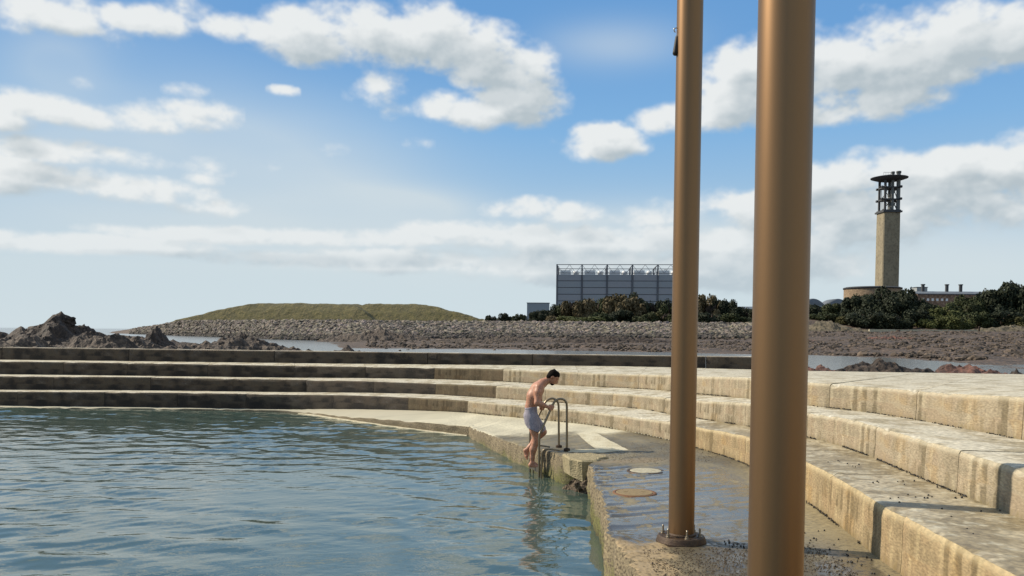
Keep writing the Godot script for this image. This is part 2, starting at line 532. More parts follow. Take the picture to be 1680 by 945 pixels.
func cloud_density(az: float, el: float, list: Array, d: Vector3, inside: float, smooth := false) -> float:
	var m = -1.0
	if inside > 0.0:
		m = heap_at(az, el, list)
	if inside < 1.0:
		m = lerpf(far_heap(d, el), m, inside)
	if m < -0.95:
		return -1.0
	var p = Vector3(d.x, d.y * 1.7, d.z)
	if smooth:
		return m * 0.85 + sky_c.get_noise_3dv(p * 300.0) * 0.75
	return m * 0.85 + sky_a.get_noise_3dv(p * 300.0) * 1.65 - 0.03

func sky_color(az: float, el: float, list: Array) -> Vector3:
	var ra = deg_to_rad(az)
	var re = deg_to_rad(maxf(el, 0.0))
	var d = Vector3(sin(ra) * cos(re), sin(re), -cos(ra) * cos(re))
	var inside = smoothstep(46.0, 36.0, absf(az)) * smoothstep(32.0, 25.0, el)
	var c = air(maxf(el, 0.0), az)
	if el <= 0.0:
		return c
	var veil = 0.0
	for e in VEILS:
		var dx = (az - e[0]) / e[2]
		var dy = (el - e[1]) / e[3]
		veil += exp(-(dx * dx + dy * dy) * 1.4)
	var wisp = sky_b.get_noise_3dv(Vector3(d.x * 26.0, d.y * 90.0, d.z * 26.0))
	veil = clampf(veil, 0.0, 1.0) * clampf(0.62 + wisp * 0.9, 0.0, 1.0) * inside + (1.0 - inside) * clampf(wisp, 0.0, 0.4) * 0.6
	c = lerp3(c, Vector3(0.66, 0.735, 0.765), veil * 0.8)
	var dens = cloud_density(az, el, list, d, inside)
	if dens <= -0.6:
		return c
	var al = smoothstep(-0.6, 0.15, dens) * 0.34 + smoothstep(-0.12, 0.6, dens) * 0.66
	if al <= 0.0:
		return c
	# how much cloud lies towards the sun: thin there, and the cloud is bright
	var d1 = Vector3(sin(ra - 0.008) * cos(re + 0.009), sin(re + 0.009), -cos(ra - 0.008) * cos(re + 0.009))
	var d2 = Vector3(sin(ra - 0.018) * cos(re + 0.024), sin(re + 0.024), -cos(ra - 0.018) * cos(re + 0.024))
	var near_up = cloud_density(az - 0.45, el + 0.5, list, d1, inside)
	var up = cloud_density(az - 1.0, el + 1.4, list, d2, inside, true)
	var shade = clampf(0.98 - clampf(up + 0.1, 0.0, 1.0) * 0.75 + clampf(dens - near_up, -0.5, 0.5) * 0.45, 0.0, 1.0)
	var low = clampf((9.0 - el) / 6.0, 0.0, 1.0)
	var grey_c = lerp3(Vector3(0.47, 0.54, 0.58), Vector3(0.50, 0.585, 0.64), low)
	var white_c = lerp3(Vector3(0.83, 0.855, 0.855), Vector3(0.77, 0.815, 0.83), low)
	var cc = lerp3(grey_c, white_c, shade)
	return lerp3(c, cc, al * lerpf(0.98, 0.88, low))

func make_sky() -> ImageTexture:
	sky_a = noise(101, 0.032, 7)
	sky_a.fractal_gain = 0.64
	sky_b = noise(103, 0.03, 5)
	sky_c = noise(101, 0.032, 3)
	sky_c.fractal_gain = 0.58
	for g in HEAPS:
		for e in g:
			heaps_flat.append([e[0], e[1], e[2], e[3], clampf(0.12 + e[2] * e[3] * 0.34, 0.3, 1.3)])
	var w = 4096
	var h = 2048
	# the whole dome, coarse
	var cw = 768
	var ch = 384
	var lo = Image.create(cw, ch, false, Image.FORMAT_RGBF)
	for y in ch:
		var el = 90.0 - (y + 0.5) * 180.0 / ch
		if el < -1.0:
			for x in cw:
				lo.set_pixel(x, y, Color(0.30, 0.34, 0.36))
			continue
		var list = row_list(el)
		for x in cw:
			var az = wrapf((x + 0.5) * 360.0 / cw, -180.0, 180.0)
			var c = sky_color(az, el, list)
			lo.set_pixel(x, y, Color(c.x, c.y, c.z) / EXPOSURE)
	lo.resize(w, h, Image.INTERPOLATE_CUBIC)
	# the part with the individual heaps, fine
	var x0 = -int(40.0 / 360.0 * w)
	var x1 = int(40.0 / 360.0 * w)
	var y0 = int((90.0 - 27.0) / 180.0 * h)
	var y1 = int(90.0 / 180.0 * h)
	for y in range(y0, y1):
		var el = 90.0 - (y + 0.5) * 180.0 / h
		var list = row_list(el)
		for x in range(x0, x1):
			var az = (x + 0.5) * 360.0 / w
			var c = sky_color(az, el, list)
			lo.set_pixel(posmod(x, w), y, Color(c.x, c.y, c.z) / EXPOSURE)
	return ImageTexture.create_from_image(lo)

func row_list(el: float) -> Array:
	var out = []
	for e in heaps_flat:
		if absf(el - e[1]) < e[3] * 1.5 + 1.3:
			out.append(e)
	return out

# ------------------------------------------------------------------ the stepped bowl
# each row: x, distance down the view (z = -d), foot height, nosing height
var TIERS := [
	[[-30.0,27.6,-0.53,-0.10],[-22.0,26.8,-0.53,-0.10],[-15.8,26.25,-0.53,-0.10],[-11.1,25.85,-0.50,-0.06],[-6.85,25.1,-0.44,-0.03],[-4.5,24.2,-0.35,0.03],[-2.3,22.9,-0.265,0.065],[-1.25,22.0,-0.215,0.083],[-0.60,21.2,-0.194,0.099],[0.16,20.30,-0.172,0.115],[0.84,19.40,-0.145,0.13],[1.59,18.40,-0.115,0.158],[2.12,17.35,-0.10,0.185],[2.58,16.30,-0.094,0.21],[2.88,15.40,-0.085,0.25],[3.14,14.00,-0.05,0.305],[3.36,12.10,-0.005,0.39],[3.29,9.51,0.0,0.43],[3.17,7.98,0.0,0.445],[3.06,7.04,0.0,0.449],[2.97,5.5,0.0,0.449],[2.85,3.0,0.0,0.449],[2.7,-3.0,0.0,0.449]],
	[[-30.0,28.5,-0.10,0.32],[-22.0,27.7,-0.10,0.32],[-16.3,27.1,-0.10,0.325],[-11.45,26.7,-0.06,0.352],[-7.05,26.0,-0.026,0.358],[-4.67,25.15,0.035,0.385],[-2.42,24.2,0.078,0.387],[-1.33,23.40,0.086,0.409],[-0.65,22.80,0.098,0.433],[0.16,21.90,0.118,0.458],[0.91,21.10,0.135,0.463],[1.73,20.10,0.162,0.474],[2.34,19.20,0.20,0.496],[2.86,18.20,0.228,0.518],[3.16,17.10,0.24,0.556],[3.46,15.40,0.31,0.646],[3.78,13.50,0.39,0.755],[4.06,11.79,0.44,0.772],[4.20,10.69,0.44,0.80],[4.17,9.66,0.44,0.802],[4.08,8.59,0.44,0.815],[4.02,7.76,0.44,0.822],[3.98,6.94,0.44,0.822],[3.93,5.5,0.44,0.824],[3.8,-3.0,0.44,0.824]],
	[[-30.0,29.6,0.32,0.75],[-22.0,28.8,0.32,0.75],[-17.0,28.3,0.325,0.752],[-11.85,27.6,0.345,0.755],[-7.3,26.9,0.367,0.748],[-4.9,26.3,0.405,0.758],[-2.56,25.6,0.433,0.774],[-1.43,25.00,0.443,0.790],[-0.70,24.50,0.456,0.806],[0.17,23.70,0.461,0.815],[0.99,22.90,0.467,0.823],[1.88,21.90,0.48,0.826],[2.56,21.00,0.512,0.85],[3.14,20.10,0.54,0.88],[3.5,18.90,0.58,0.928],[3.8,17.10,0.64,1.005],[4.11,14.70,0.745,1.107],[4.45,12.93,0.782,1.134],[4.79,12.0,0.79,1.143],[5.0,11.3,0.79,1.155],[5.1,10.5,0.79,1.17],[5.17,9.6,0.79,1.2],[5.22,8.67,0.79,1.235],[5.23,6.5,0.79,1.24],[5.1,-3.0,0.79,1.24]],
]
const EDGE := [[-30.0,26.6,-0.545],[-22.0,26.0,-0.545],[-15.4,25.75,-0.54],[-10.9,25.55,-0.525],[-6.7,24.95,-0.50],[-4.63,23.2,-0.475],[-3.07,21.55,-0.385],[-1.03,19.74,-0.345],[-0.96,19.6,-0.335],[-0.77,18.72,-0.299],[-0.3,17.1,-0.26],[0.15,15.54,-0.215],[0.42,14.8,-0.17],[0.67,14.06,-0.129],[0.84,13.5,-0.108],[1.06,13.35,-0.1],[1.27,12.95,-0.09],[1.22,12.65,-0.08],[1.15,12.2,-0.06],[1.17,11.8,-0.04],[1.08,11.0,-0.013],[1.06,10.2,-0.01],[1.01,8.95,0.0],[0.95,8.13,0.0],[0.92,7.51,0.0],[0.98,6.9,0.0],[1.0,5.0,0.0],[1.02,2.0,0.0],[1.02,-3.0,0.0]]
var curves := []

func smooth_line(rows: Array, step: float) -> Array:
	# Catmull-Rom through the rows; returns dense rows with the length along appended
	var out = []
	var n = rows.size()
	var s = 0.0
	var last = null
	for i in n - 1:
		var a = rows[maxi(i - 1, 0)]
		var b = rows[i]
		var c = rows[i + 1]
		var d = rows[mini(i + 2, n - 1)]
		var k = maxi(1, int(ceil(Vector2(c[0] - b[0], c[1] - b[1]).length() / step)))
		for j in k + (1 if i == n - 2 else 0):
			var t = float(j) / k
			var r = []
			for m in b.size():
				r.append(0.5 * (2.0 * b[m] + (c[m] - a[m]) * t + (2.0 * a[m] - 5.0 * b[m] + 4.0 * c[m] - d[m]) * t * t + (3.0 * b[m] - a[m] - 3.0 * c[m] + d[m]) * t * t * t))
			if last != null:
				s += Vector2(r[0] - last[0], r[1] - last[1]).length()
			last = r
			var q = r.duplicate()
			q.append(s)
			out.append(q)
	return out

func row_at(line: Array, s: float) -> Array:
	var lo = 0
	var hi = line.size() - 1
	var e = line[0].size() - 1
	while hi - lo > 1:
		var mid = (lo + hi) / 2
		if line[mid][e] > s:
			hi = mid
		else:
			lo = mid
	var a = line[lo]
	var b = line[hi]
	var t = clampf((s - a[e]) / maxf(b[e] - a[e], 1e-5), 0.0, 1.0)
	var r = []
	for m in e + 1:
		r.append(lerpf(a[m], b[m], t))
	return r

# nearest place on a line to a point, looking onward from the last find
func nearest(line: Array, x: float, d: float, from: int) -> int:
	var best = from
	var bd = 1e9
	for i in range(maxi(from - 3, 0), mini(from + 90, line.size())):
		var q = Vector2(line[i][0] - x, line[i][1] - d).length_squared()
		if q < bd:
			bd = q
			best = i
	return best

func wall_line() -> Array:
	var out = []
	for i in 41:
		var x = lerpf(-32.0, 7.75, i / 40.0)
		var d = 29.79 - 0.1976 * (x + 17.89)
		var base = lerpf(0.755, 0.86, clampf((x + 17.9) / 21.0, 0.0, 1.0)) - 0.02 * smoothstep(3.0, 5.0, x)
		out.append([x, d, base, 1.185])
	return out

func steps():
	var n1 = noise(201, 1.3, 4)
	var n2 = noise(202, 6.0, 3)
	for t in TIERS:
		curves.append(smooth_line(t, 0.12))
	var wl = wall_line()
	# the broad top terrace runs out to the wall line and on past its end
	var back = []
	for i in 200:
		var x = lerpf(-30.0, 26.0, i / 199.0)
		var y = lerpf(0.755, 0.86, clampf((x + 17.9) / 21.0, 0.0, 1.0)) - 0.05 * smoothstep(3.0, 9.0, x)
		back.append([x, 29.79 - 0.1976 * (x + 17.89), y])
	var labels = ["lowest curved concrete step, its foot on the pool deck", "middle curved concrete step with sunlit nosing, between two others", "uppermost curved concrete step with the broad terrace on top"]
	for k in 3:
		var line = curves[k]
		var t = thing("concrete_step", labels[k], "step", Vector3.ZERO, 0.0, "curved concrete steps round the pool")
		var total = line[line.size() - 1][4]
		var s = 0.0
		var num = 0
		var hint = 0
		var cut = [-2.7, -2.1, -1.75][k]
		while s < total - 0.2:
			var here = row_at(line, s)
			var len = rng.randf_range(1.7, 2.5) if here[1] < 24.0 else rng.randf_range(2.2, 3.2)
			var e = minf(s + len, total)
			if total - e < 0.9:
				e = total
			var near = here[1] < 14.5
			for q in range(0, line.size() - 1):
				if line[q][0] < cut and line[q + 1][0] >= cut and line[q][4] > s + 0.7 and line[q][4] < e:
					e = line[q][4]
					break
			var cnt = maxi(3, int(ceil((e - s) / (0.11 if near else 0.3))))
			var face = new_st()
			var top = new_st()
			var prof = []
			var uoff = rng.randf() * 8.0
			var lift = rng.randf_range(-0.006, 0.006)
			for i in cnt + 1:
				var ss = lerpf(s + 0.004, e - 0.004, float(i) / cnt)
				var r = row_at(line, ss)
				var r2 = row_at(line, minf(ss + 0.15, total))
				var r1 = row_at(line, maxf(ss - 0.15, 0.0))
				var tan = Vector3(r2[0] - r1[0], 0, -(r2[1] - r1[1])).normalized()
				var n = Vector3(tan.z, 0, -tan.x)  # to the pool
				if n.dot(Vector3(-1, 0, 0.6)) < 0.0:
					n = -n
				var p = Vector3(r[0], 0, -r[1])
				var yb = r[2]
				var yt = r[3] + lift
				var bk: Vector3
				if k < 2:
					hint = nearest(curves[k + 1], r[0], r[1], hint)
					var q = curves[k + 1][hint]
					bk = Vector3(q[0], q[2], -q[1])
					bk += (bk - Vector3(r[0], bk.y, -r[1])).normalized() * 0.12
				else:
					var u = clampf(ss / total, 0.0, 1.0)
					hint = int(clampf(pow(u, 1.0) * 199.0, 0, 199))
					var q2 = back_for(back, r, n)
					bk = q2
				var g = func(a, f): return (n1.get_noise_3d(p.x * f, a, p.z * f))
				var end = 0.014 if (i == 0 or i == cnt) else 0.0
				var wob = g.call(yb, 1.0)
				var chip = maxf(0.0, n2.get_noise_3d(p.x, k * 5.0, p.z) - 0.14) * (0.09 if near else 0.05)
				var pr = []
				pr.append(p + Vector3(0, yb - 0.08, 0) - n * (0.0 + 0.004 * wob))
				pr.append(p + Vector3(0, lerpf(yb, yt, 0.12), 0) + n * (0.008 * g.call(1.0, 3.0) - end))
				pr.append(p + Vector3(0, lerpf(yb, yt, 0.45), 0) + n * (0.012 * g.call(2.0, 3.0) - 0.004 - end))
				pr.append(p + Vector3(0, lerpf(yb, yt, 0.78), 0) + n * (0.012 * g.call(3.0, 3.0) - 0.008 - end))
				pr.append(p + Vector3(0, yt - 0.035 - chip * 0.7, 0) + n * (0.01 * g.call(4.0, 5.0) - 0.012 - end))
				pr.append(p + Vector3(0, yt - 0.008 - chip, 0) - n * (0.03 + chip + 0.01 * g.call(5.0, 5.0) + end))
				pr.append(p + Vector3(0, yt - end * 0.15, 0) - n * (0.075 + chip))
				for f in [0.33, 0.66]:
					var m = pr[6].lerp(Vector3(bk.x, bk.y, bk.z), f)
					m.y += 0.008 * g.call(6.0 + f, 1.5)
					pr.append(m)
				pr.append(bk - Vector3(0, 0.002, 0))
				prof.append([pr, ss, n])
			for i in cnt:
				var a = prof[i]
				var b = prof[i + 1]
				var hh = [1.0, 0.88, 0.55, 0.22, 0.05, 0.0]
				for j in 5:
					face.set_smooth_group(1)
					quad_uv(face, [a[0][j], b[0][j], b[0][j + 1], a[0][j + 1]], [Vector2((a[1] + uoff) / 8.0, hh[j]), Vector2((b[1] + uoff) / 8.0, hh[j]), Vector2((b[1] + uoff) / 8.0, hh[j + 1]), Vector2((a[1] + uoff) / 8.0, hh[j + 1])], a[2] + Vector3(0, 0.3, 0))
				for j in range(5, 9):
					top.set_smooth_group(1)
					var P = [a[0][j], b[0][j], b[0][j + 1], a[0][j + 1]]
					var U = []
					for v in P:
						U.append(Vector2(v.x / 4.0 + uoff, v.z / 4.0))
					quad_uv(top, P, U, Vector3.UP)
			# the ends of the block, in the joint
			face.set_smooth_group(-1)
			for ends in [[prof[0], -1.0], [prof[cnt], 1.0]]:
				var pr = ends[0][0]
				var o = Vector3(ends[0][2].z, 0, -ends[0][2].x)
				if o.dot(prof[cnt][0][2] - prof[0][0][2]) < 0.0:
					o = -o
				o *= ends[1]
				var base = pr[0].lerp(pr[9], 0.5)
				base.y = pr[0].y
				for j in 9:
					face.set_uv(Vector2(0.3, 0.9))
					tri(face, base, pr[j], pr[j + 1], o)
			face.generate_normals()
			top.generate_normals()
			var mesh = face.commit()
			top.commit(mesh)
			var o = MeshInstance3D.new()
			o.name = "block"
			o.mesh = mesh
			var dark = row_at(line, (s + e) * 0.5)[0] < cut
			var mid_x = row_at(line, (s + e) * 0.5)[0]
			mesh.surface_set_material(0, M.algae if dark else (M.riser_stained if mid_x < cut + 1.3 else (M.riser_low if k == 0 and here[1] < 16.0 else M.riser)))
			mesh.surface_set_material(1, M.tread_damp if k == 0 and here[1] < 15.0 else M.tread)
			t.add_child(o, true)
			s = e
			num += 1
	# the straight sea wall on the outer edge
	var w = thing("sea_wall", "low dark straight concrete wall along the outer edge of the terrace", "wall")
	var i = 0
	var x = -31.0
	while x < 7.6:
		var e = minf(x + rng.randf_range(3.2, 5.2), 7.7)
		if 7.7 - e < 1.5:
			e = 7.7
		var face = new_st()
		var top = new_st()
		var uoff = rng.randf() * 8.0
		var cnt = 12
		var prof = []
		var dir = Vector3(1, 0, 0.1976).normalized()
		var n = Vector3(-dir.z, 0, dir.x)
		for j in cnt + 1:
			var xx = lerpf(x + 0.01, e - 0.01, float(j) / cnt)
			var d = 29.79 - 0.1976 * (xx + 17.89)
			var base = lerpf(0.755, 0.86, clampf((xx + 17.9) / 21.0, 0.0, 1.0)) - 0.05 * smoothstep(3.0, 9.0, xx)
			var p = Vector3(xx, 0, -d)
			var g = n1.get_noise_3d(xx * 2.0, 3.0, 1.0)
			var end = 0.012 if (j == 0 or j == cnt) else 0.0
			prof.append([p + Vector3(0, base - 0.15, 0) + n * (0.03 - end), p + Vector3(0, lerpf(base, 1.185, 0.5), 0) + n * (0.015 + 0.01 * g - end), p + Vector3(0, 1.16 + 0.008 * g, 0) + n * (0.005 * g - end), p + Vector3(0, 1.188 + 0.008 * g, 0) - n * (0.03 + end), p + Vector3(0, 1.188 + 0.012 * n1.get_noise_3d(xx, 9.0, 0), 0) - n * 0.42, p + Vector3(0, 1.15, 0) - n * 0.46, p + Vector3(0, -1.8, 0) - n * 0.6])
		for j in cnt:
			var a = prof[j]
			var b = prof[j + 1]
			var ua = (lerpf(x, e, float(j) / cnt) + uoff) / 8.0
			var ub = (lerpf(x, e, float(j + 1) / cnt) + uoff) / 8.0
			var vv = [1.0, 0.5, 0.06, 0.0, 0.0, 0.05, 1.0]
			for m in 6:
				var out = n if m < 2 else (n + Vector3.UP if m == 2 else (Vector3.UP if m == 3 else (Vector3.UP - n if m == 4 else -n)))
				if m == 3:
					var P = [a[m], b[m], b[m + 1], a[m + 1]]
					var U = []
					for v in P:
						U.append(Vector2(v.x / 4.0, v.z / 4.0))
					quad_uv(top, P, U, out)
				else:
					face.set_smooth_group(-1)
					quad_uv(face, [a[m], b[m], b[m + 1], a[m + 1]], [Vector2(ua, vv[m]), Vector2(ub, vv[m]), Vector2(ub, vv[m + 1]), Vector2(ua, vv[m + 1])], out)
		face.set_smooth_group(-1)
		for j in [0, cnt]:
			face.set_uv(Vector2(0.4, 0.5))
			for m in 5:
				tri(face, prof[j][6], prof[j][m], prof[j][m + 1], dir * (-1.0 if j == 0 else 1.0))
		face.generate_normals()
		top.generate_normals()
		var mesh = face.commit()
		top.commit(mesh)
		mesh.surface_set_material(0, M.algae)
		mesh.surface_set_material(1, M.tread)
		var o = MeshInstance3D.new()
		o.name = "block"
		o.mesh = mesh
		w.add_child(o, true)
		x = e
		i += 1
	# the outer face of the terrace beyond the end of the wall
	var of = new_st()
	for j in 30:
		var xa = lerpf(7.5, 26.0, j / 30.0)
		var xb = lerpf(7.5, 26.0, (j + 1) / 30.0)
		var pa = Vector3(xa, 0.80, -(29.79 - 0.1976 * (xa + 17.89)))
		var pb = Vector3(xb, 0.80, -(29.79 - 0.1976 * (xb + 17.89)))
		quad(of, pa, pb, pb + Vector3(0, -3.0, -0.3), pa + Vector3(0, -3.0, -0.3), Vector3(0, 0, -1))
	struct("terrace_outer_face", "rough outer concrete face of the terrace above the beach", done(of), M.rubble)

# where the top terrace, running back from a place on the third step, meets the outer edge
func back_for(back: Array, r: Array, n: Vector3) -> Vector3:
	var x: float
	if r[0] < -4.0:
		x = r[0] - 0.25
	elif r[1] > 12.0:
		var u = clampf((r[0] + 4.0) / 8.8, 0.0, 1.0)
		u = clampf(lerpf(u, clampf((26.3 - r[1]) / 14.3, 0.0, 1.0), 0.75), 0.0, 1.0)
		x = lerpf(-4.25, 12.0, u)
	else:
		x = lerpf(12.0, 26.0, clampf((12.0 - r[1]) / 15.0, 0.0, 1.0))
	var i = clampi(int(round((x + 30.0) / 56.0 * 199.0)), 0, 199)
	var y = lerpf(0.755, 0.86, clampf((x + 17.9) / 21.0, 0.0, 1.0)) - 0.05 * smoothstep(3.0, 9.0, x)
	return Vector3(x, y, -(29.79 - 0.1976 * (x + 17.89)) - (0.15 if x < 7.6 else 0.0))

# ------------------------------------------------------------------ deck and pool
var edge_line := []

func deck_materials() -> StandardMaterial3D:
	# x -1.6..3.6, distance 1.5..22.5; wet film, damp and dry concrete
	var w = 520
	var h = 1050
	var na = noise(301, 0.9, 4)
	var nb = noise(302, 3.0, 4)
	var nc = noise(303, 14.0, 3)
	var rough = PackedByteArray()
	rough.resize(w * h * 3)
	var col = PackedByteArray()
	col.resize(w * h * 3)
	for y in h:
		var d = 22.5 - (y + 0.5) * 21.0 / h
		for x in w:
			var X = -1.6 + (x + 0.5) * 5.2 / w
			var a = na.get_noise_2d(X, d * 0.6)
			var b = nb.get_noise_2d(X, d * 0.7)
			var c = nc.get_noise_2d(X, d)
			# dry far end, damp middle, standing film between the covers and the pole
			var damp = smoothstep(17.3, 16.7, d + a * 0.5 + 0.12 * (X - 1.0))
			var band = smoothstep(0.35, 0.1, absf(d - 12.75 + a * 0.3)) * smoothstep(2.6, 2.0, X)
			var film = smoothstep(12.15, 11.6, d + a * 0.7 + b * 0.25) * smoothstep(7.35, 7.75, d + b * 0.5 + 0.25 * absf(X - 1.2)) * smoothstep(2.95, 2.6, X + a * 0.5 - 0.1 * (d - 9.0))
			var film2 = smoothstep(0.05, 0.25, a + 0.3 * b) * smoothstep(8.0, 6.6, d) * smoothstep(1.4, 1.9, X) * 0.9
			film = clampf(maxf(film - smoothstep(0.16, 0.42, b + 0.5 * c + 0.25 * a) * 0.85, film2), 0.0, 1.0)
			var grit = smoothstep(0.05, 0.45, c) * smoothstep(8.2, 7.3, d) + smoothstep(0.15, 0.4, c) * smoothstep(12.2, 13.0, d) * smoothstep(15.0, 14.0, d)
			var dry = Vector3(0.695, 0.675, 0.59) * (1.0 + 0.12 * a + 0.12 * c)
			var cd = Vector3(0.365, 0.335, 0.255) * (1.0 + 0.35 * a + 0.35 * b + 0.25 * c)
			var cc = lerp3(dry, cd, damp * (0.9 + 0.3 * b))
			cc = lerp3(cc, Vector3(0.49, 0.43, 0.32), band * 0.8)
			cc = lerp3(cc, Vector3(0.56, 0.51, 0.38) * (1.0 + 0.2 * c), smoothstep(2.35, 3.0, X + 0.3 * a) * smoothstep(12.0, 10.0, d) * 0.75)
			cc = lerp3(cc, Vector3(0.62, 0.54, 0.40) * (1.0 + 0.3 * c), smoothstep(1.5, 1.25, X + 0.25 * b) * smoothstep(7.75, 7.45, d + 0.15 * b) * 0.95)
			cc = lerp3(cc, Vector3(0.30, 0.28, 0.235), film * 0.8)
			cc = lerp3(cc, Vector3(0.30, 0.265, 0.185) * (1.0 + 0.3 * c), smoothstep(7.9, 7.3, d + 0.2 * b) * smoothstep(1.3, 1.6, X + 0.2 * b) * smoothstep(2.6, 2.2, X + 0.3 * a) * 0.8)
			cc = lerp3(cc, Vector3(0.2, 0.18, 0.14), clampf(grit, 0.0, 1.0) * 0.55 * damp)
			var k = (y * w + x) * 3
			for m in 3:
				col[k + m] = clampi(int(cc[m] * 255.0), 0, 255)
			var r = clampf(lerpf(lerpf(0.95, 0.6, damp), 0.14, film) + 0.25 * clampf(grit, 0.0, 1.0) + 0.16 * c + 0.1 * maxf(b, 0.0), 0.07, 1.0)
			for m in 3:
				rough[k + m] = int(r * 255.0)
	var m = StandardMaterial3D.new()
	m.albedo_texture = ImageTexture.create_from_image(Image.create_from_data(w, h, false, Image.FORMAT_RGB8, col))
	m.roughness = 1.0
	m.roughness_texture = ImageTexture.create_from_image(Image.create_from_data(w, h, false, Image.FORMAT_RGB8, rough))
	m.texture_repeat = false
	return m

func deck():
	edge_line = smooth_line(EDGE, 0.1)
	var A = curves[0]
	var na = noise(311, 1.1, 4)
	var nb = noise(312, 5.0, 4)
	# pair the edge with the foot of the lowest step: along the left, round the corner, along the right
	var total_e = edge_line[edge_line.size() - 1][3]
	var total_a = A[A.size() - 1][4]
	var ce = 0.0
	var ca = 0.0
	for r in edge_line:
		if r[0] > -1.0 and ce == 0.0:
			ce = r[3]
	for r in A:
		if r[0] > -0.6 and ca == 0.0:
			ca = r[4]
	var cols = 480
	var rows = 26
	var edge_pts = []
	var foot_pts = []
	for i in cols:
		var t = float(i) / (cols - 1)
		var se: float
		var sa: float
		if t < 0.3:
			se = ce * t / 0.3
			sa = ca * t / 0.3
		else:
			se = ce + (total_e - ce) * (t - 0.3) / 0.7
			sa = ca + (total_a - ca) * (t - 0.3) / 0.7
		var e = row_at(edge_line, se)
		var f = row_at(A, sa)
		var j = nb.get_noise_2d(e[0] * 1.3, e[1] * 1.3) * (0.09 if e[1] < 12.5 else 0.035)
		edge_pts.append(Vector3(e[0] + j, e[2] - maxf(0.0, nb.get_noise_2d(e[0] * 2.0 + 9.0, e[1] * 2.0)) * 0.06, -e[1] + j * 0.4))
		foot_pts.append(Vector3(f[0], f[2] - 0.004, -f[1]) + Vector3(0.12, 0, -0.06))
	var deck_mesh = sheet(cols, rows, func(i, j):
		var t = float(j) / (rows - 1)
		var p = edge_pts[i].lerp(foot_pts[i], t)
		var amp = sin(t * PI) * 1.0
		p.y += (na.get_noise_2d(p.x, p.z) * 0.007 + nb.get_noise_2d(p.x * 1.5, p.z * 1.5) * 0.003) * amp
		if j == 1:
			p = edge_pts[i].lerp(foot_pts[i], 0.012)
			p.y += 0.015 + 0.02 * nb.get_noise_2d(p.x * 3.0, p.z * 3.0)
		return p,
		func(p): return Vector2((p.x + 1.6) / 5.2, (22.5 + p.z) / 21.0))
	var o = struct("pool_deck", "wet concrete pool deck with dry pale far end", deck_mesh, deck_materials())
	for v in deck_mesh.surface_get_arrays(0)[Mesh.ARRAY_VERTEX]:
		var key = Vector2i(int(floor(v.x / 0.25)), int(floor(v.z / 0.25)))
		if not deck_cells.has(key):
			deck_cells[key] = []
		deck_cells[key].append(v)
	# the side of the deck, down into the water
	var side = sheet(cols, 14, func(i, j):
		var p = edge_pts[i]
		var f = j / 13.0
		var nxt = edge_pts[mini(i + 1, cols - 1)] - edge_pts[maxi(i - 1, 0)]
		var out = Vector3(nxt.z, 0, -nxt.x).normalized()
		if out.dot(Vector3(-1, 0, 0.4)) < 0.0:
			out = -out
		var y = lerpf(p.y, -1.6, pow(f, 1.3))
		var q = Vector3(p.x, y, p.z)
		if j > 0:
			q += out * (nb.get_noise_3d(p.x * 1.6, y * 2.0, p.z * 1.6) * 0.045 + 0.01)
		return q,
		null, Vector3(-1, 0, 0.4))
	# texture coordinates along and down
	var arr = side.surface_get_arrays(0)
	var uv = PackedVector2Array()
	uv.resize(arr[Mesh.ARRAY_VERTEX].size())
	var along = 0.0
	for i in cols:
		if i > 0:
			along += (edge_pts[i] - edge_pts[i - 1]).length()
		for j in 14:
			var y = arr[Mesh.ARRAY_VERTEX][j * cols + i].y
			uv[j * cols + i] = Vector2(along / 5.0, clampf((edge_pts[i].y - y) / 0.6, 0.0, 0.99))
	arr[Mesh.ARRAY_TEX_UV] = uv
	var sm = ArrayMesh.new()
	sm.add_surface_from_arrays(Mesh.PRIMITIVE_TRIANGLES, arr)
	put("edge_face", sm, M.poolside, o)
	# a thin submerged-to-awash ledge that the sun picks out along the far pool side
	var led = new_st()
	for i in cols - 1:
		var p = edge_pts[i]
		if p.z > -19.6 or p.x < -6.2 or p.x > -1.05:
			continue
		var q = edge_pts[i + 1]
		var nx = (q - p)
		var out = Vector3(nx.z, 0, -nx.x).normalized()
		if out.z < 0.0:
			out = -out
		var ya = WATER + 0.018 + 0.012 * nb.get_noise_1d(i * 3.0)
		var yb = WATER + 0.018 + 0.012 * nb.get_noise_1d((i + 1) * 3.0)
		var wa = 0.06 + 0.06 * nb.get_noise_1d(i * 2.0)
		var wb = 0.06 + 0.06 * nb.get_noise_1d((i + 1) * 2.0)
		var a0 = Vector3(p.x, ya, p.z)
		var b0 = Vector3(q.x, yb, q.z)
		quad(led, a0, b0, b0 + out * wb, a0 + out * wa, Vector3.UP)
		quad(led, a0 + out * wa, b0 + out * wb, b0 + out * (wb + 0.01) + Vector3(0, -0.3, 0), a0 + out * (wa + 0.01) + Vector3(0, -0.3, 0), out)
	put("ledge", done(led), M.fresh, o)
	# pale paved strip let into the deck behind the ladder
	var ps = [Vector3(1.30, 0, -16.95), Vector3(1.66, 0, -17.15), Vector3(1.95, 0, -14.1), Vector3(1.50, 0, -13.85), Vector3(0.95, 0, -14.0), Vector3(0.92, 0, -14.35), Vector3(1.42, 0, -14.35)]
	put("paved_strip", draped(ps, 0.006, deck_mesh), M.fresh, o)
	# block of newer concrete bridging the broken edge, rubble in the hollow under it
	var blk = new_st()
	var ring = [Vector2(0.80, -13.42), Vector2(1.28, -13.55), Vector2(1.52, -13.2), Vector2(1.34, -12.9), Vector2(1.30, -12.72), Vector2(1.06, -12.66), Vector2(0.88, -12.86)]
	var low = [0.26, 0.3, 0.3, 0.3, 0.16, 0.3, 0.24]
	var mid = Vector2.ZERO
	for q in ring:
		mid += q / ring.size()
	blk.set_smooth_group(-1)
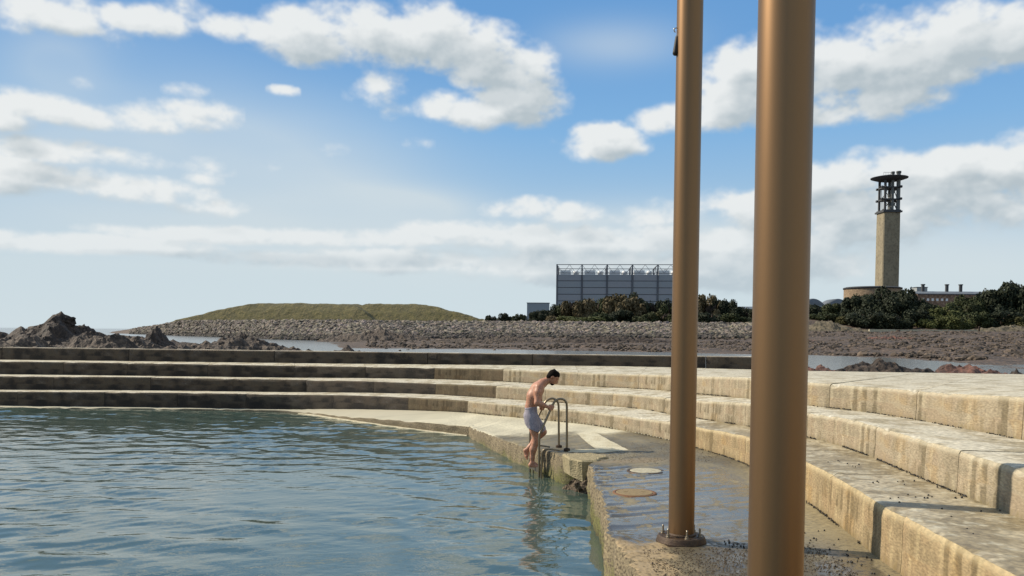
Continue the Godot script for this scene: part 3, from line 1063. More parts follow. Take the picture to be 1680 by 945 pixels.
	for i in ring.size():
		var a = ring[i]
		var b = ring[(i + 1) % ring.size()]
		for f in 4:
			var a2 = a.lerp(b, f / 4.0)
			var b2 = a.lerp(b, (f + 1) / 4.0)
			var j1 = nb.get_noise_2d(a2.x * 4.0, a2.y * 4.0) * 0.05
			var j2 = nb.get_noise_2d(b2.x * 4.0, b2.y * 4.0) * 0.05
			var la = lerpf(low[i], low[(i + 1) % ring.size()], f / 4.0)
			var lb = lerpf(low[i], low[(i + 1) % ring.size()], (f + 1) / 4.0)
			var ta = Vector3(a2.x + j1, -0.075, a2.y)
			var tb = Vector3(b2.x + j2, -0.075, b2.y)
			var ea = Vector3(lerpf(a2.x + j1, mid.x, 0.09), -0.055, lerpf(a2.y, mid.y, 0.09))
			var eb = Vector3(lerpf(b2.x + j2, mid.x, 0.09), -0.055, lerpf(b2.y, mid.y, 0.09))
			var ba = Vector3(lerpf(a2.x, mid.x, 0.08), -0.08 - la, lerpf(a2.y, mid.y, 0.08))
			var bb = Vector3(lerpf(b2.x, mid.x, 0.08), -0.08 - lb, lerpf(b2.y, mid.y, 0.08))
			var o3 = Vector3(a2.x - mid.x, 0, a2.y - mid.y)
			quad(blk, ta, tb, eb, ea, Vector3.UP)
			quad(blk, ta, tb, bb, ba, o3)
			tri(blk, ea, eb, Vector3(mid.x, -0.05, mid.y), Vector3.UP)
			tri(blk, ba, bb, Vector3(mid.x, -0.3, mid.y), Vector3.DOWN)
	put("repair_block", done(blk), M.patch, o)
	var bm = boulder_mesh(5, 2, 0.5)
	for q in [[1.10, -0.50, -12.95, 0.2], [1.26, -0.42, -12.72, 0.17], [0.98, -0.55, -13.1, 0.16], [1.25, -0.55, -12.9, 0.22], [1.13, -0.34, -12.78, 0.1], [1.33, -0.3, -12.66, 0.1]]:
		var r = put("rubble_stone", bm, M.rubble, o)
		r.position = Vector3(q[0], q[1], q[2])
		r.scale = Vector3(q[3], q[3] * 0.8, q[3] * 1.1)
		r.rotation = Vector3(q[0] * 9.0, q[2] * 7.0, q[1] * 5.0)
	# loose grit and chips round the pole foot and along the dark band
	var chips = []
	for i in 7600:
		var x: float
		var d: float
		if i < 6200:
			x = rng.randf_range(1.12, 2.7)
			d = rng.randf_range(5.6, 7.5) - 0.15 * rng.randf()
			if na.get_noise_2d(x * 2.0, d * 2.0) < -0.12 - 0.4 * smoothstep(7.4, 6.6, d):
				continue
		else:
			x = rng.randf_range(1.5, 3.2)
			d = rng.randf_range(12.3, 15.2)
			if na.get_noise_2d(x * 2.0, d * 1.2) < 0.0:
				continue
		var s = rng.randf_range(0.002, 0.0075)
		chips.append(Transform3D(Basis.from_euler(Vector3(rng.randf() * 6.0, rng.randf() * 6.0, 0)).scaled(Vector3(s, s * 0.6, s)), Vector3(x, deck_y(x, d) + 0.004, -d)))
	scatter("deck_grit", "", boulder_mesh(9, 0), M.rubble, chips, null, o)

var deck_cells := {}

func deck_y(x: float, d: float) -> float:
	var key = Vector2i(int(floor(x / 0.25)), int(floor(-d / 0.25)))
	var w = 0.0
	var s = 0.0
	for i in [-1, 0, 1]:
		for j in [-1, 0, 1]:
			for v in deck_cells.get(key + Vector2i(i, j), []):
				var dd = Vector2(v.x - x, v.z + d).length_squared()
				var k = 1.0 / (dd * dd + 0.00002)
				w += k
				s += k * v.y
	if w > 0.0:
		return s / w
	return lerpf(0.0, -0.10, smoothstep(11.0, 14.0, d)) - 0.06 * smoothstep(14.0, 18.0, d)

# a flat patch following the deck a few millimetres above it
func draped(poly: Array, lift: float, over: ArrayMesh) -> ArrayMesh:
	var verts = over.surface_get_arrays(0)[Mesh.ARRAY_VERTEX]
	var p2 = PackedVector2Array()
	for p in poly:
		p2.append(Vector2(p.x, p.z))
	# cut into small squares so that it lies on the deck everywhere
	var st = new_st()
	st.set_smooth_group(1)
	var cell = 0.12
	var lo = p2[0]
	var hi = p2[0]
	for p in p2:
		lo = lo.min(p)
		hi = hi.max(p)
	var cand = []
	for v in verts:
		if v.x > lo.x - 0.7 and v.x < hi.x + 0.7 and v.z > lo.y - 0.7 and v.z < hi.y + 0.7:
			cand.append(v)
	var cache = {}
	var hgt = func(q: Vector2):
		var key = Vector2i(q * 500.0)
		if cache.has(key):
			return cache[key]
		var w = 0.0
		var s = 0.0
		for v in cand:
			var dd = Vector2(v.x - q.x, v.z - q.y).length_squared()
			if dd < 0.12:
				var k = 1.0 / (dd * dd + 0.00002)
				w += k
				s += k * v.y
		cache[key] = s / maxf(w, 1e-9) + lift
		return cache[key]
	for i in int((hi.x - lo.x) / cell) + 1:
		for j in int((hi.y - lo.y) / cell) + 1:
			var c = lo + Vector2(i, j) * cell
			var sq = PackedVector2Array([c, c + Vector2(cell, 0), c + Vector2(cell, cell), c + Vector2(0, cell)])
			for part in Geometry2D.intersect_polygons(sq, p2):
				var idx = Geometry2D.triangulate_polygon(part)
				for t in idx.size() / 3:
					var tp = []
					for m in 3:
						var q = part[idx[t * 3 + m]]
						tp.append(Vector3(q.x, hgt.call(q), q.y))
					tri(st, tp[0], tp[1], tp[2], Vector3.UP)
	return done(st)

func pool():
	# wind ripples: short crests lying across the view
	var waves = []
	for i in 38:
		var lam = lerpf(0.2, 1.15, pow(rng.randf(), 1.7))
		var a = rng.randfn(0.0, 0.5) + 0.12
		var k = TAU / lam
		waves.append([k * sin(a), k * cos(a), rng.randf() * TAU, (0.0085 + 0.005 * rng.randf()) / k * (1.15 if lam > 0.5 else 1.15)])
	var gust = noise(401, 0.16, 3)
	var nx = 500
	var ny = 520
	var mesh = sheet(nx, ny, func(i, j):
		var d = lerpf(-3.0, 27.5, j / (ny - 1.0))
		var x = lerpf(-30.0, 1.9, pow(i / (nx - 1.0), 0.8))
		var h = 0.0
		for w in waves:
			h += sin(w[0] * x + w[1] * d + w[2]) * w[3]
		h *= 0.85 + 1.0 * gust.get_noise_2d(x, d * 1.4) + 0.25 * smoothstep(8.0, 20.0, d)
		return Vector3(x, WATER + h, -d))
	struct("pool_water", "rippled teal pool water reflecting sky and steps", mesh, M.water)
	var fl = new_st()
	quad(fl, Vector3(-31, -1.9, 3.5), Vector3(2.2, -1.9, 3.5), Vector3(2.2, -1.9, -28), Vector3(-31, -1.9, -28), Vector3.UP)
	struct("pool_floor", "pool bed under the water", done(fl), M.rubble)

# ------------------------------------------------------------------ foreshore and land
# columns by bearing (tangent of the angle off the view line), rows: distance, height
const PROFILES := [
	[-1.2, [[34, -2.0], [60, -2.6], [120, -3.0], [500, -3.0], [700, -3.0], [740, -3.0], [800, -3.0], [1000, -3.0]]],
	[-0.48, [[34, -1.6], [70, -1.6], [120, -2.6], [500, -3.0], [610, -2.8], [640, -2.2], [700, -2.2], [1000, -3.0]]],
	[-0.447, [[34, -1.5], [80, -1.6], [120, -2.6], [540, -2.6], [558, -1.3], [582, 1.2], [640, 1.6], [1000, 2.0]]],
	[-0.386, [[34, -1.5], [100, -1.6], [140, -2.5], [400, -2.5], [418, -1.2], [447, 5.9], [480, 6.2], [1000, 8.0]]],
	[-0.279, [[34, -1.4], [90, -1.4], [120, -2.2], [278, -2.2], [288, -1.2], [317, 4.8], [345, 5.4], [1000, 8.0]]],
	[-0.2, [[34, -1.4], [90, -1.3], [120, -1.5], [172, -1.02], [258, -1.25], [288, 4.8], [320, 5.2], [1000, 8.0]]],
	[-0.157, [[34, -1.3], [100, -1.3], [125, -1.45], [162, -1.02], [246, -0.6], [280, 4.5], [310, 5.0], [1000, 8.0]]],
	[-0.03, [[34, -1.3], [110, -1.35], [130, -1.4], [158, -1.02], [258, 0.1], [290, 4.7], [320, 5.2], [1000, 9.0]]],
	[0.114, [[34, -1.3], [120, -1.4], [136, -1.3], [145, -1.0], [252, 0.35], [281, 4.7], [310, 5.3], [1000, 10.0]]],
	[0.279, [[34, -1.3], [95, -1.4], [124, -1.33], [132, -1.0], [238, 0.65], [264, 4.5], [295, 5.3], [1000, 12.0]]],
	[0.345, [[34, -1.2], [80, -1.45], [118, -1.33], [128, -1.04], [256, 2.2], [275, 3.6], [292, 7.0], [1000, 14.0]]],
	[0.44, [[34, -1.2], [78, -1.4], [112, -1.3], [122, -1.02], [260, 2.9], [276, 3.4], [300, 6.5], [1000, 14.0]]],
	[0.543, [[34, -1.2], [72, -1.25], [88, -1.2], [98, -1.02], [252, 3.1], [268, 3.5], [300, 5.5], [1000, 14.0]]],
	[0.62, [[34, -1.2], [68, -1.2], [86, -1.17], [97, -1.0], [252, 3.4], [270, 3.8], [300, 6.0], [1000, 14.0]]],
	[1.3, [[34, -0.6], [50, -0.3], [70, 0.0], [90, 0.5], [200, 2.0], [250, 4.0], [300, 7.0], [1000, 16.0]]],
]

# the profile on one bearing, its rows blended between the neighbouring columns
func profile_at(u: float) -> Array:
	for i in PROFILES.size() - 1:
		if u < PROFILES[i + 1][0] or i == PROFILES.size() - 2:
			var t = clampf((u - PROFILES[i][0]) / (PROFILES[i + 1][0] - PROFILES[i][0]), 0.0, 1.0)
			var out = []
			for k in 8:
				var a = PROFILES[i][1][k]
				var b = PROFILES[i + 1][1][k]
				out.append([lerpf(a[0], b[0], t), lerpf(a[1], b[1], t)])
			return out
	return []

func along_profile(rows: Array, d: float) -> float:
	for i in rows.size() - 1:
		if d < rows[i + 1][0]:
			var t = clampf((d - rows[i][0]) / float(rows[i + 1][0] - rows[i][0]), 0.0, 1.0)
			return lerpf(rows[i][1], rows[i + 1][1], t)
	return rows[rows.size() - 1][1]

func ground(u: float, d: float) -> float:
	return along_profile(profile_at(u), d)

func land():
	var n1 = noise(501, 0.03, 5)
	var n2 = noise(502, 0.16, 4, true)
	var n3 = noise(503, 0.5, 3)
	var nx = 460
	var ny = 300
	var cols = []
	for i in nx:
		var u = lerpf(-1.1, 1.2, i / (nx - 1.0))
		cols.append(profile_at(u * (0.55 + 0.45 * absf(u) / 1.2)))
	var mesh = sheet(nx, ny, func(i, j):
		var u = lerpf(-1.1, 1.2, i / (nx - 1.0))
		u = u * (0.55 + 0.45 * absf(u) / 1.2)
		var d = 34.0 * pow(1000.0 / 34.0, j / (ny - 1.0))
		var x = u * d
		var y = along_profile(cols[i], d)
		var a = 0.5 if y > -0.9 else 0.14
		if d > 300.0:
			a = 0.3
		y += n1.get_noise_2d(x, d) * a + (n2.get_noise_2d(x, d) - 0.2) * a * 0.7 + n3.get_noise_2d(x, d) * a * 0.3
		return Vector3(x, y, -d))
	struct("foreshore", "brown stony foreshore rising to the far bank", mesh, M.shore)
	var seas = new_st()
	var ring = [0.0, 30.0, 60.0, 120.0, 300.0, 1000.0, 4000.0, 22000.0]
	for i in ring.size() - 1:
		for k in 48:
			var a = TAU * k / 48.0
			var b = TAU * (k + 1) / 48.0
			var p = Vector3(cos(a), 0, sin(a))
			var q = Vector3(cos(b), 0, sin(b))
			var y = Vector3(0, SEA, 0)
			if i == 0:
				tri(seas, y, p * ring[1] + y, q * ring[1] + y, Vector3.UP)
			else:
				quad(seas, p * ring[i] + y, q * ring[i] + y, q * ring[i + 1] + y, p * ring[i + 1] + y, Vector3.UP)
	struct("sea", "calm pale sea and shallow channels at low tide", done(seas), M.sea)
	# boulders: the armour bank and the stony flats
	var places = [[], [], []]
	var tints = [[], [], []]
	var flats = [[], []]
	var ftint = [[], []]
	for i in 15000:
		var u = rng.randf_range(-0.447, 0.31)
		var pr = profile_at(u)
		var foot = pr[4][0]
		var crest = pr[5][0]
		var f = rng.randf()
		var d = lerpf(foot - 4.0, crest + 2.0, f)
		var s = rng.randf_range(0.5, 1.0) * (0.75 + d / 900.0)
		var k = i % 3
		var b = Basis.from_euler(Vector3(rng.randf() * TAU, rng.randf() * TAU, rng.randf() * TAU)).scaled(Vector3(s, s * rng.randf_range(0.6, 0.9), s))
		places[k].append(Transform3D(b, Vector3(u * d, ground(u, d) + 0.25 * s + 0.15 * rng.randf(), -d)))
		var v = rng.randf_range(0.62, 1.25) * (0.7 if f < 0.25 else 1.0)
		tints[k].append(Color(v, v * rng.randf_range(0.93, 1.0), v * rng.randf_range(0.88, 1.0)))
	var bms = [boulder_mesh(1, 1), boulder_mesh(2, 1), boulder_mesh(3, 1)]
	for k in 3:
		scatter("bank_boulders", ["grey boulders of the armour bank below the grass and shrubs", "paler boulders packed into the armour bank", "brown boulders packed into the armour bank"][k], bms[k], M.boulder, places[k], tints[k])
	for i in 14000:
		var u = rng.randf_range(-0.17, 0.66)
		var d = lerpf(100.0, 262.0, pow(rng.randf(), 1.2))
		var y = ground(u, d)
		if y < -1.12:
			if rng.randf() < 0.985:
				continue
		var x = u * d
		if n1.get_noise_2d(x * 1.3 + 50.0, d * 1.3) < -0.12:
			continue
		var s = rng.randf_range(0.12, 0.42) * (1.7 if rng.randf() < 0.08 else 1.0)
		var k = i % 2
		flats[k].append(Transform3D(Basis.from_euler(Vector3(rng.randf() * TAU, rng.randf() * TAU, rng.randf() * TAU)).scaled(Vector3(s, s * 0.7, s)), Vector3(x, y + n1.get_noise_2d(x, d) * 0.5 + 0.1 * s, -d)))
		var v = rng.randf_range(0.4, 0.95)
		ftint[k].append(Color(v, v * 0.91, v * 0.84))
	for k in 2:
		scatter("shore_stones", ["dark stones strewn over the flats", "brown stones strewn over the flats"][k], bms[k], M.boulder, flats[k], ftint[k])

# a mass of rock: jagged ridges on a tilted bedding; facets stay sharp
func outcrop(label: String, at: Vector3, size: Vector3, s: int, m: Material, cells := 60, turn := 0.0, peak := 0.5, soft := 0.55):
	var n1 = noise(s, 1.0, 3, true)
	var n2 = noise(s + 50, 2.2, 3)
	var nx = cells
	var nz = maxi(14, int(cells * 0.5))
	var st = new_st()
	st.set_smooth_group(-1)
	var pts = []
	for j in nz + 1:
		for i in nx + 1:
			var u = float(i) / nx
			var v = float(j) / nz
			var ex = (u / peak if u < peak else (1.0 - u) / (1.0 - peak))
			var ez = 1.0 - absf(v - 0.55) / 0.55
			var px = (u - 0.5) * size.x
			var pz = (v - 0.5) * size.z
			var sx = px / size.y
			var sz = pz / size.y
			var env = pow(clampf(ex, 0.0, 1.0), soft) * pow(clampf(ez * 1.5, 0.0, 1.0), 0.6)
			# slabs dipping to one side, stepped along their bedding
			var q = sx * 0.75 + sz * 0.45 + n2.get_noise_2d(sx * 0.5, sz * 0.5) * 0.5
			var slab = absf(fposmod(q * 1.5, 1.0) - 0.45) * 1.8
			var big = n1.get_noise_2d(sx * 0.35, sz * 0.35)
			var h = env * (0.6 + 0.26 * big + 0.16 * slab + 0.16 * n2.get_noise_2d(sx * 0.8, sz * 0.8) + 0.12 * pow(env, 2.5))
			pts.append(Vector3(px + n2.get_noise_2d(sx * 2.0, sz * 2.0 + 7.0) * size.y * 0.05, h * size.y - 0.25, pz + n2.get_noise_2d(sx * 2.0 + 9.0, sz * 2.0) * size.y * 0.05))
	for j in nz:
		for i in nx:
			var a = j * (nx + 1) + i
			quad(st, pts[a], pts[a + 1], pts[a + nx + 2], pts[a + nx + 1], Vector3.UP)
	var o = put("rock_outcrop", done(st), m)
	o.position = at
	o.rotation.y = turn
	tag(o, label, "rocks")
	return o

func rocks():
	outcrop("tall dark jagged reef with a knob on its crest, beyond the dark wall", Vector3(-40.6, -1.3, -77), Vector3(21, 4.5, 11), 601, M.dark_rock, 100, 0.0, 0.5, 0.95)
	var knob = put("rock_outcrop", boulder_mesh(8, 2, 0.4), M.dark_rock)
	knob.position = Vector3(-40.3, 2.45, -77.2)
	knob.scale = Vector3(0.75, 0.62, 0.7)
	knob.rotation = Vector3(0.3, 0.8, 0.4)
	tag(knob, "knob of dark rock standing on the crest of the tall reef", "rocks")
	outcrop("dark reef ridge running out of the picture beside the knobbed reef", Vector3(-50.5, -1.3, -76), Vector3(22, 4.4, 9), 602, M.dark_rock, 90, 0.15, 0.55)
	outcrop("brown slabby rocks directly behind the wall, before the knobbed reef", Vector3(-29.0, -1.4, -52), Vector3(26, 3.3, 10), 603, M.rock, 110, 0.1, 0.35)
	outcrop("low brown rocks sloping down from the knobbed reef to the lagoon", Vector3(-32.5, -1.4, -74), Vector3(20, 3.1, 9), 604, M.rock, 96, 0.0, 0.35)
	outcrop("small pointed dark rock standing in front of the lagoon", Vector3(-45.0, -1.35, -108), Vector3(9.0, 3.6, 6), 605, M.dark_rock, 50, 0.0, 0.5, 1.0)
	outcrop("flat dark rocks at the tip of the armour bank", Vector3(-66.0, -1.35, -152), Vector3(28, 2.4, 9), 606, M.dark_rock, 54, 0.0, 0.4)
	outcrop("low brown rocks below the pointed dark rock", Vector3(-28.0, -1.4, -78), Vector3(24, 2.6, 9), 607, M.rock, 100, 0.0, 0.6)
	outcrop("dark hump of rock in the middle of the lagoon shore", Vector3(-29.2, -1.35, -92), Vector3(15, 3.0, 7), 608, M.dark_rock, 60, 0.0, 0.5)
	outcrop("brown rocks trailing along the wall towards the wet sand", Vector3(-20.5, -1.4, -80), Vector3(21, 2.3, 8), 609, M.rock, 90, 0.0, 0.3)
	outcrop("last small dark rocks before the wet sand, behind the wall", Vector3(-15.8, -1.4, -82), Vector3(9, 2.0, 5), 610, M.dark_rock, 46, 0.0, 0.5)
	outcrop("dark rocky spur at the foot of the armour bank beside the lagoon", Vector3(-37.0, -2.8, -240), Vector3(44, 5.6, 24), 611, M.rock, 80, 0.0, 0.5)
	outcrop("pinkish low rock just behind the end of the terrace, beside the thick pole", Vector3(17.0, -1.0, -47), Vector3(7.0, 1.45, 3.5), 612, M.red_rock, 60, 0.0, 0.4, 0.35)
	outcrop("dark brown humped rock behind the terrace, below the stone tower", Vector3(20.6, -1.0, -47.5), Vector3(9.0, 1.75, 4), 613, M.dark_rock, 80, 0.0, 0.4, 0.35)
	outcrop("reddish flat topped rock behind the terrace", Vector3(24.4, -1.0, -47.5), Vector3(8.0, 1.6, 4), 614, M.red_rock, 70, 0.0, 0.65, 0.3)
	outcrop("little dark rocks behind the terrace by the picture's edge", Vector3(28.4, -1.1, -48), Vector3(5.0, 1.25, 3), 615, M.dark_rock, 44, 0.0, 0.5)
	outcrop("pale streaked cliff below the dark bushes beside the thick pole", Vector3(103.0, 0.5, -270), Vector3(34, 6.0, 22), 616, M.pale_rock, 70, -0.2, 0.35)
	outcrop("sandy knoll under the trees at the right end of the beach", Vector3(150.5, 2.0, -262), Vector3(34, 3.6, 18), 617, M.pale_rock, 70, 0.0, 0.6)
	outcrop("dark ledge of rock on the flats before the sandy knoll", Vector3(138.0, -0.2, -232), Vector3(46, 3.4, 18), 618, M.rock, 80, 0.0, 0.6)
	outcrop("dark ledge of rock on the flats below the pale cliff", Vector3(86.0, 0.2, -238), Vector3(26, 2.6, 12), 619, M.rock, 60, 0.0, 0.4)
	outcrop("long dark reef on the flats below the grey works", Vector3(26.0, -1.2, -196), Vector3(40, 2.6, 12), 631, M.dark_rock, 90, 0.05, 0.4, 0.4)
	outcrop("brown reef on the flats left of the swimmer's head, below the annex", Vector3(-6.0, -1.2, -204), Vector3(34, 2.4, 12), 632, M.rock, 80, -0.05, 0.6, 0.4)
	outcrop("reddish reef on the flats between the two poles", Vector3(62.0, -1.1, -186), Vector3(24, 2.3, 10), 633, M.red_rock, 60, 0.0, 0.5, 0.4)
	outcrop("reddish reef on the flats below the stone tower", Vector3(92.0, -0.6, -196), Vector3(36, 2.5, 12), 634, M.red_rock, 90, 0.08, 0.3, 0.4)
	outcrop("dark reef on the flats at the right edge of the picture", Vector3(104.0, -0.8, -172), Vector3(34, 2.4, 10), 635, M.dark_rock, 80, 0.0, 0.6, 0.4)
	outcrop("low brown reef at the water's edge below the stone tower", Vector3(66.0, -1.3, -146), Vector3(26, 1.7, 7), 636, M.rock, 70, 0.0, 0.5, 0.4)

func seafront():
	var w = thing("low_sea_wall", "thin pale low wall along the back of the beach below the tower", "wall", Vector3(126.0, 2.6, -259.0), 0.02)
	var st = new_st()
	for k in 9:
		box(st, Vector3(-16.0 + k * 4.0, 0.5, 0.0), Vector3(3.95, 1.1 + 0.06 * sin(k * 2.1), 0.6))
	put("wall_face", done(st), M.fresh, w)
	var p = thing("beach_post", "single dark post standing on the beach under the trees", "post", Vector3(141.0, 2.4, -258.0))
	var ps = new_st()
	lathe(ps, [[0.3, -0.5, 1], [0.26, 2.3, 2], [0.2, 2.4, 2], [0.0, 2.42, 2]], 10)
	put("shaft", done(ps), M.bark, p)

func y0t(f: float) -> float:
	return f

func mounds():
	var n1 = noise(701, 0.02, 5)
	var n2 = noise(702, 0.12, 4)
	var build = func(x0, x1, z0, z1, top, slope_l, slope_r, s):
		return sheet(90, 50, func(i, j):
			var x = lerpf(x0, x1, i / 89.0)
			var z = lerpf(z0, z1, j / 49.0)
			var e = minf((x - x0) / slope_l, (x1 - x) / slope_r)
			e = minf(e, (z0 - z) / 30.0)
			var f = clampf(e, 0.0, 1.0)
			f = 1.0 - pow(1.0 - f, 1.5)
			var y = top * f + n1.get_noise_2d(x + s, z) * 1.5 * f + n2.get_noise_2d(x, z) * 0.5 + 0.55 * smoothstep(0.35, 0.5, fposmod(y0t(f) * 3.0, 1.0)) * (1.0 if s > 1.0 else 0.3)
			return Vector3(x, 5.6 + y, z))
	var a = struct("grassy_hill", "broad flat topped grassy mound above the armour bank", build.call(-222.0, -86.0, -545.0, -690.0, 14.6, 60.0, 24.0, 0.0), M.grass)
	var b = struct("grassy_hill", "second lower grassy mound beside the broad one", build.call(-122.0, -6.0, -560.0, -700.0, 14.6, 22.0, 66.0, 90.0), M.grass)

# ------------------------------------------------------------------ trees
func crown_mesh(s: int, blobs: int, leaves: int, leaf: float, gap: float) -> ArrayMesh:
	var r = RandomNumberGenerator.new()
	r.seed = s
	var v = PackedVector3Array()
	var nr = PackedVector3Array()
	var cl = PackedColorArray()
	for b in blobs:
		var c = Vector3(r.randf_range(-1, 1), r.randf_range(0.25, 0.95), r.randf_range(-1, 1))
		var rad = Vector2(c.x, c.z).length()
		if rad > 0.75:
			c.x *= 0.75 / rad
			c.z *= 0.75 / rad
		c.y -= 0.35 * Vector2(c.x, c.z).length_squared()
		var br = r.randf_range(0.2, 0.42) * (1.0 - gap * 0.3)
		var tone = r.randf_range(0.7, 1.3)
		for k in leaves:
			var d = Vector3(r.randfn(), r.randfn() + 0.25, r.randfn()).normalized()
			var p = c + d * br * (r.randf_range(0.62, 1.06))
			if p.y < 0.02:
				continue
			var n = (d + Vector3(r.randfn(), r.randfn(), r.randfn()) * 0.55).normalized()
			var t = n.cross(Vector3(r.randfn(), r.randfn(), r.randfn())).normalized()
			var q = n.cross(t)
			var h = leaf * r.randf_range(0.6, 1.3)
			var col = tone * r.randf_range(0.78, 1.22)
			var color = Color(col, col, col * 0.92)
			for w in [t * h, -t * h * 0.7, q * h * 0.6, t * h, -q * h * 0.6, -t * h * 0.7]:
				v.append(p + w)
				nr.append(n)
				cl.append(color)
	var arr = []
	arr.resize(Mesh.ARRAY_MAX)
	arr[Mesh.ARRAY_VERTEX] = v
	arr[Mesh.ARRAY_NORMAL] = nr
	arr[Mesh.ARRAY_COLOR] = cl
	var m = ArrayMesh.new()
	m.add_surface_from_arrays(Mesh.PRIMITIVE_TRIANGLES, arr)
	return m

func leaf_material(c: Color) -> StandardMaterial3D:
	var m = plain(c, 0.7)
	m.vertex_color_use_as_albedo = true
	m.backlight_enabled = true
	m.backlight = Color(0.18, 0.2, 0.1)
	m.metallic_specular = 0.3
	return m

var crowns := []
var trunk_mesh: ArrayMesh
var leafs := {}

func tree(called: String, label: String, kind: String, row: Array, variant: int, group: String):
	var u = row[0] / -row[1]
	var base = ground(u, -row[1])
	var h = maxf(row[2] - base, 2.0)
	var t = thing(called, label, "tree" if called.ends_with("tree") else "shrub", Vector3(row[0], base, row[1]), variant * 1.3, group)
	var c = put("crown", crowns[variant % crowns.size()], leafs[kind], t)
	var r = row[3] * 1.22
	var lift = 0.0 if called.ends_with("shrub") else h * 0.16
	c.position = Vector3(0, lift - 0.1 * h, 0)
	c.scale = Vector3(r, ((h - lift) / 1.12 + 0.08 * h) * 1.08, r)
	var k = put("trunk", trunk_mesh, M.bark, t)
	k.scale = Vector3(r * 0.16, h * 0.62, r * 0.16)

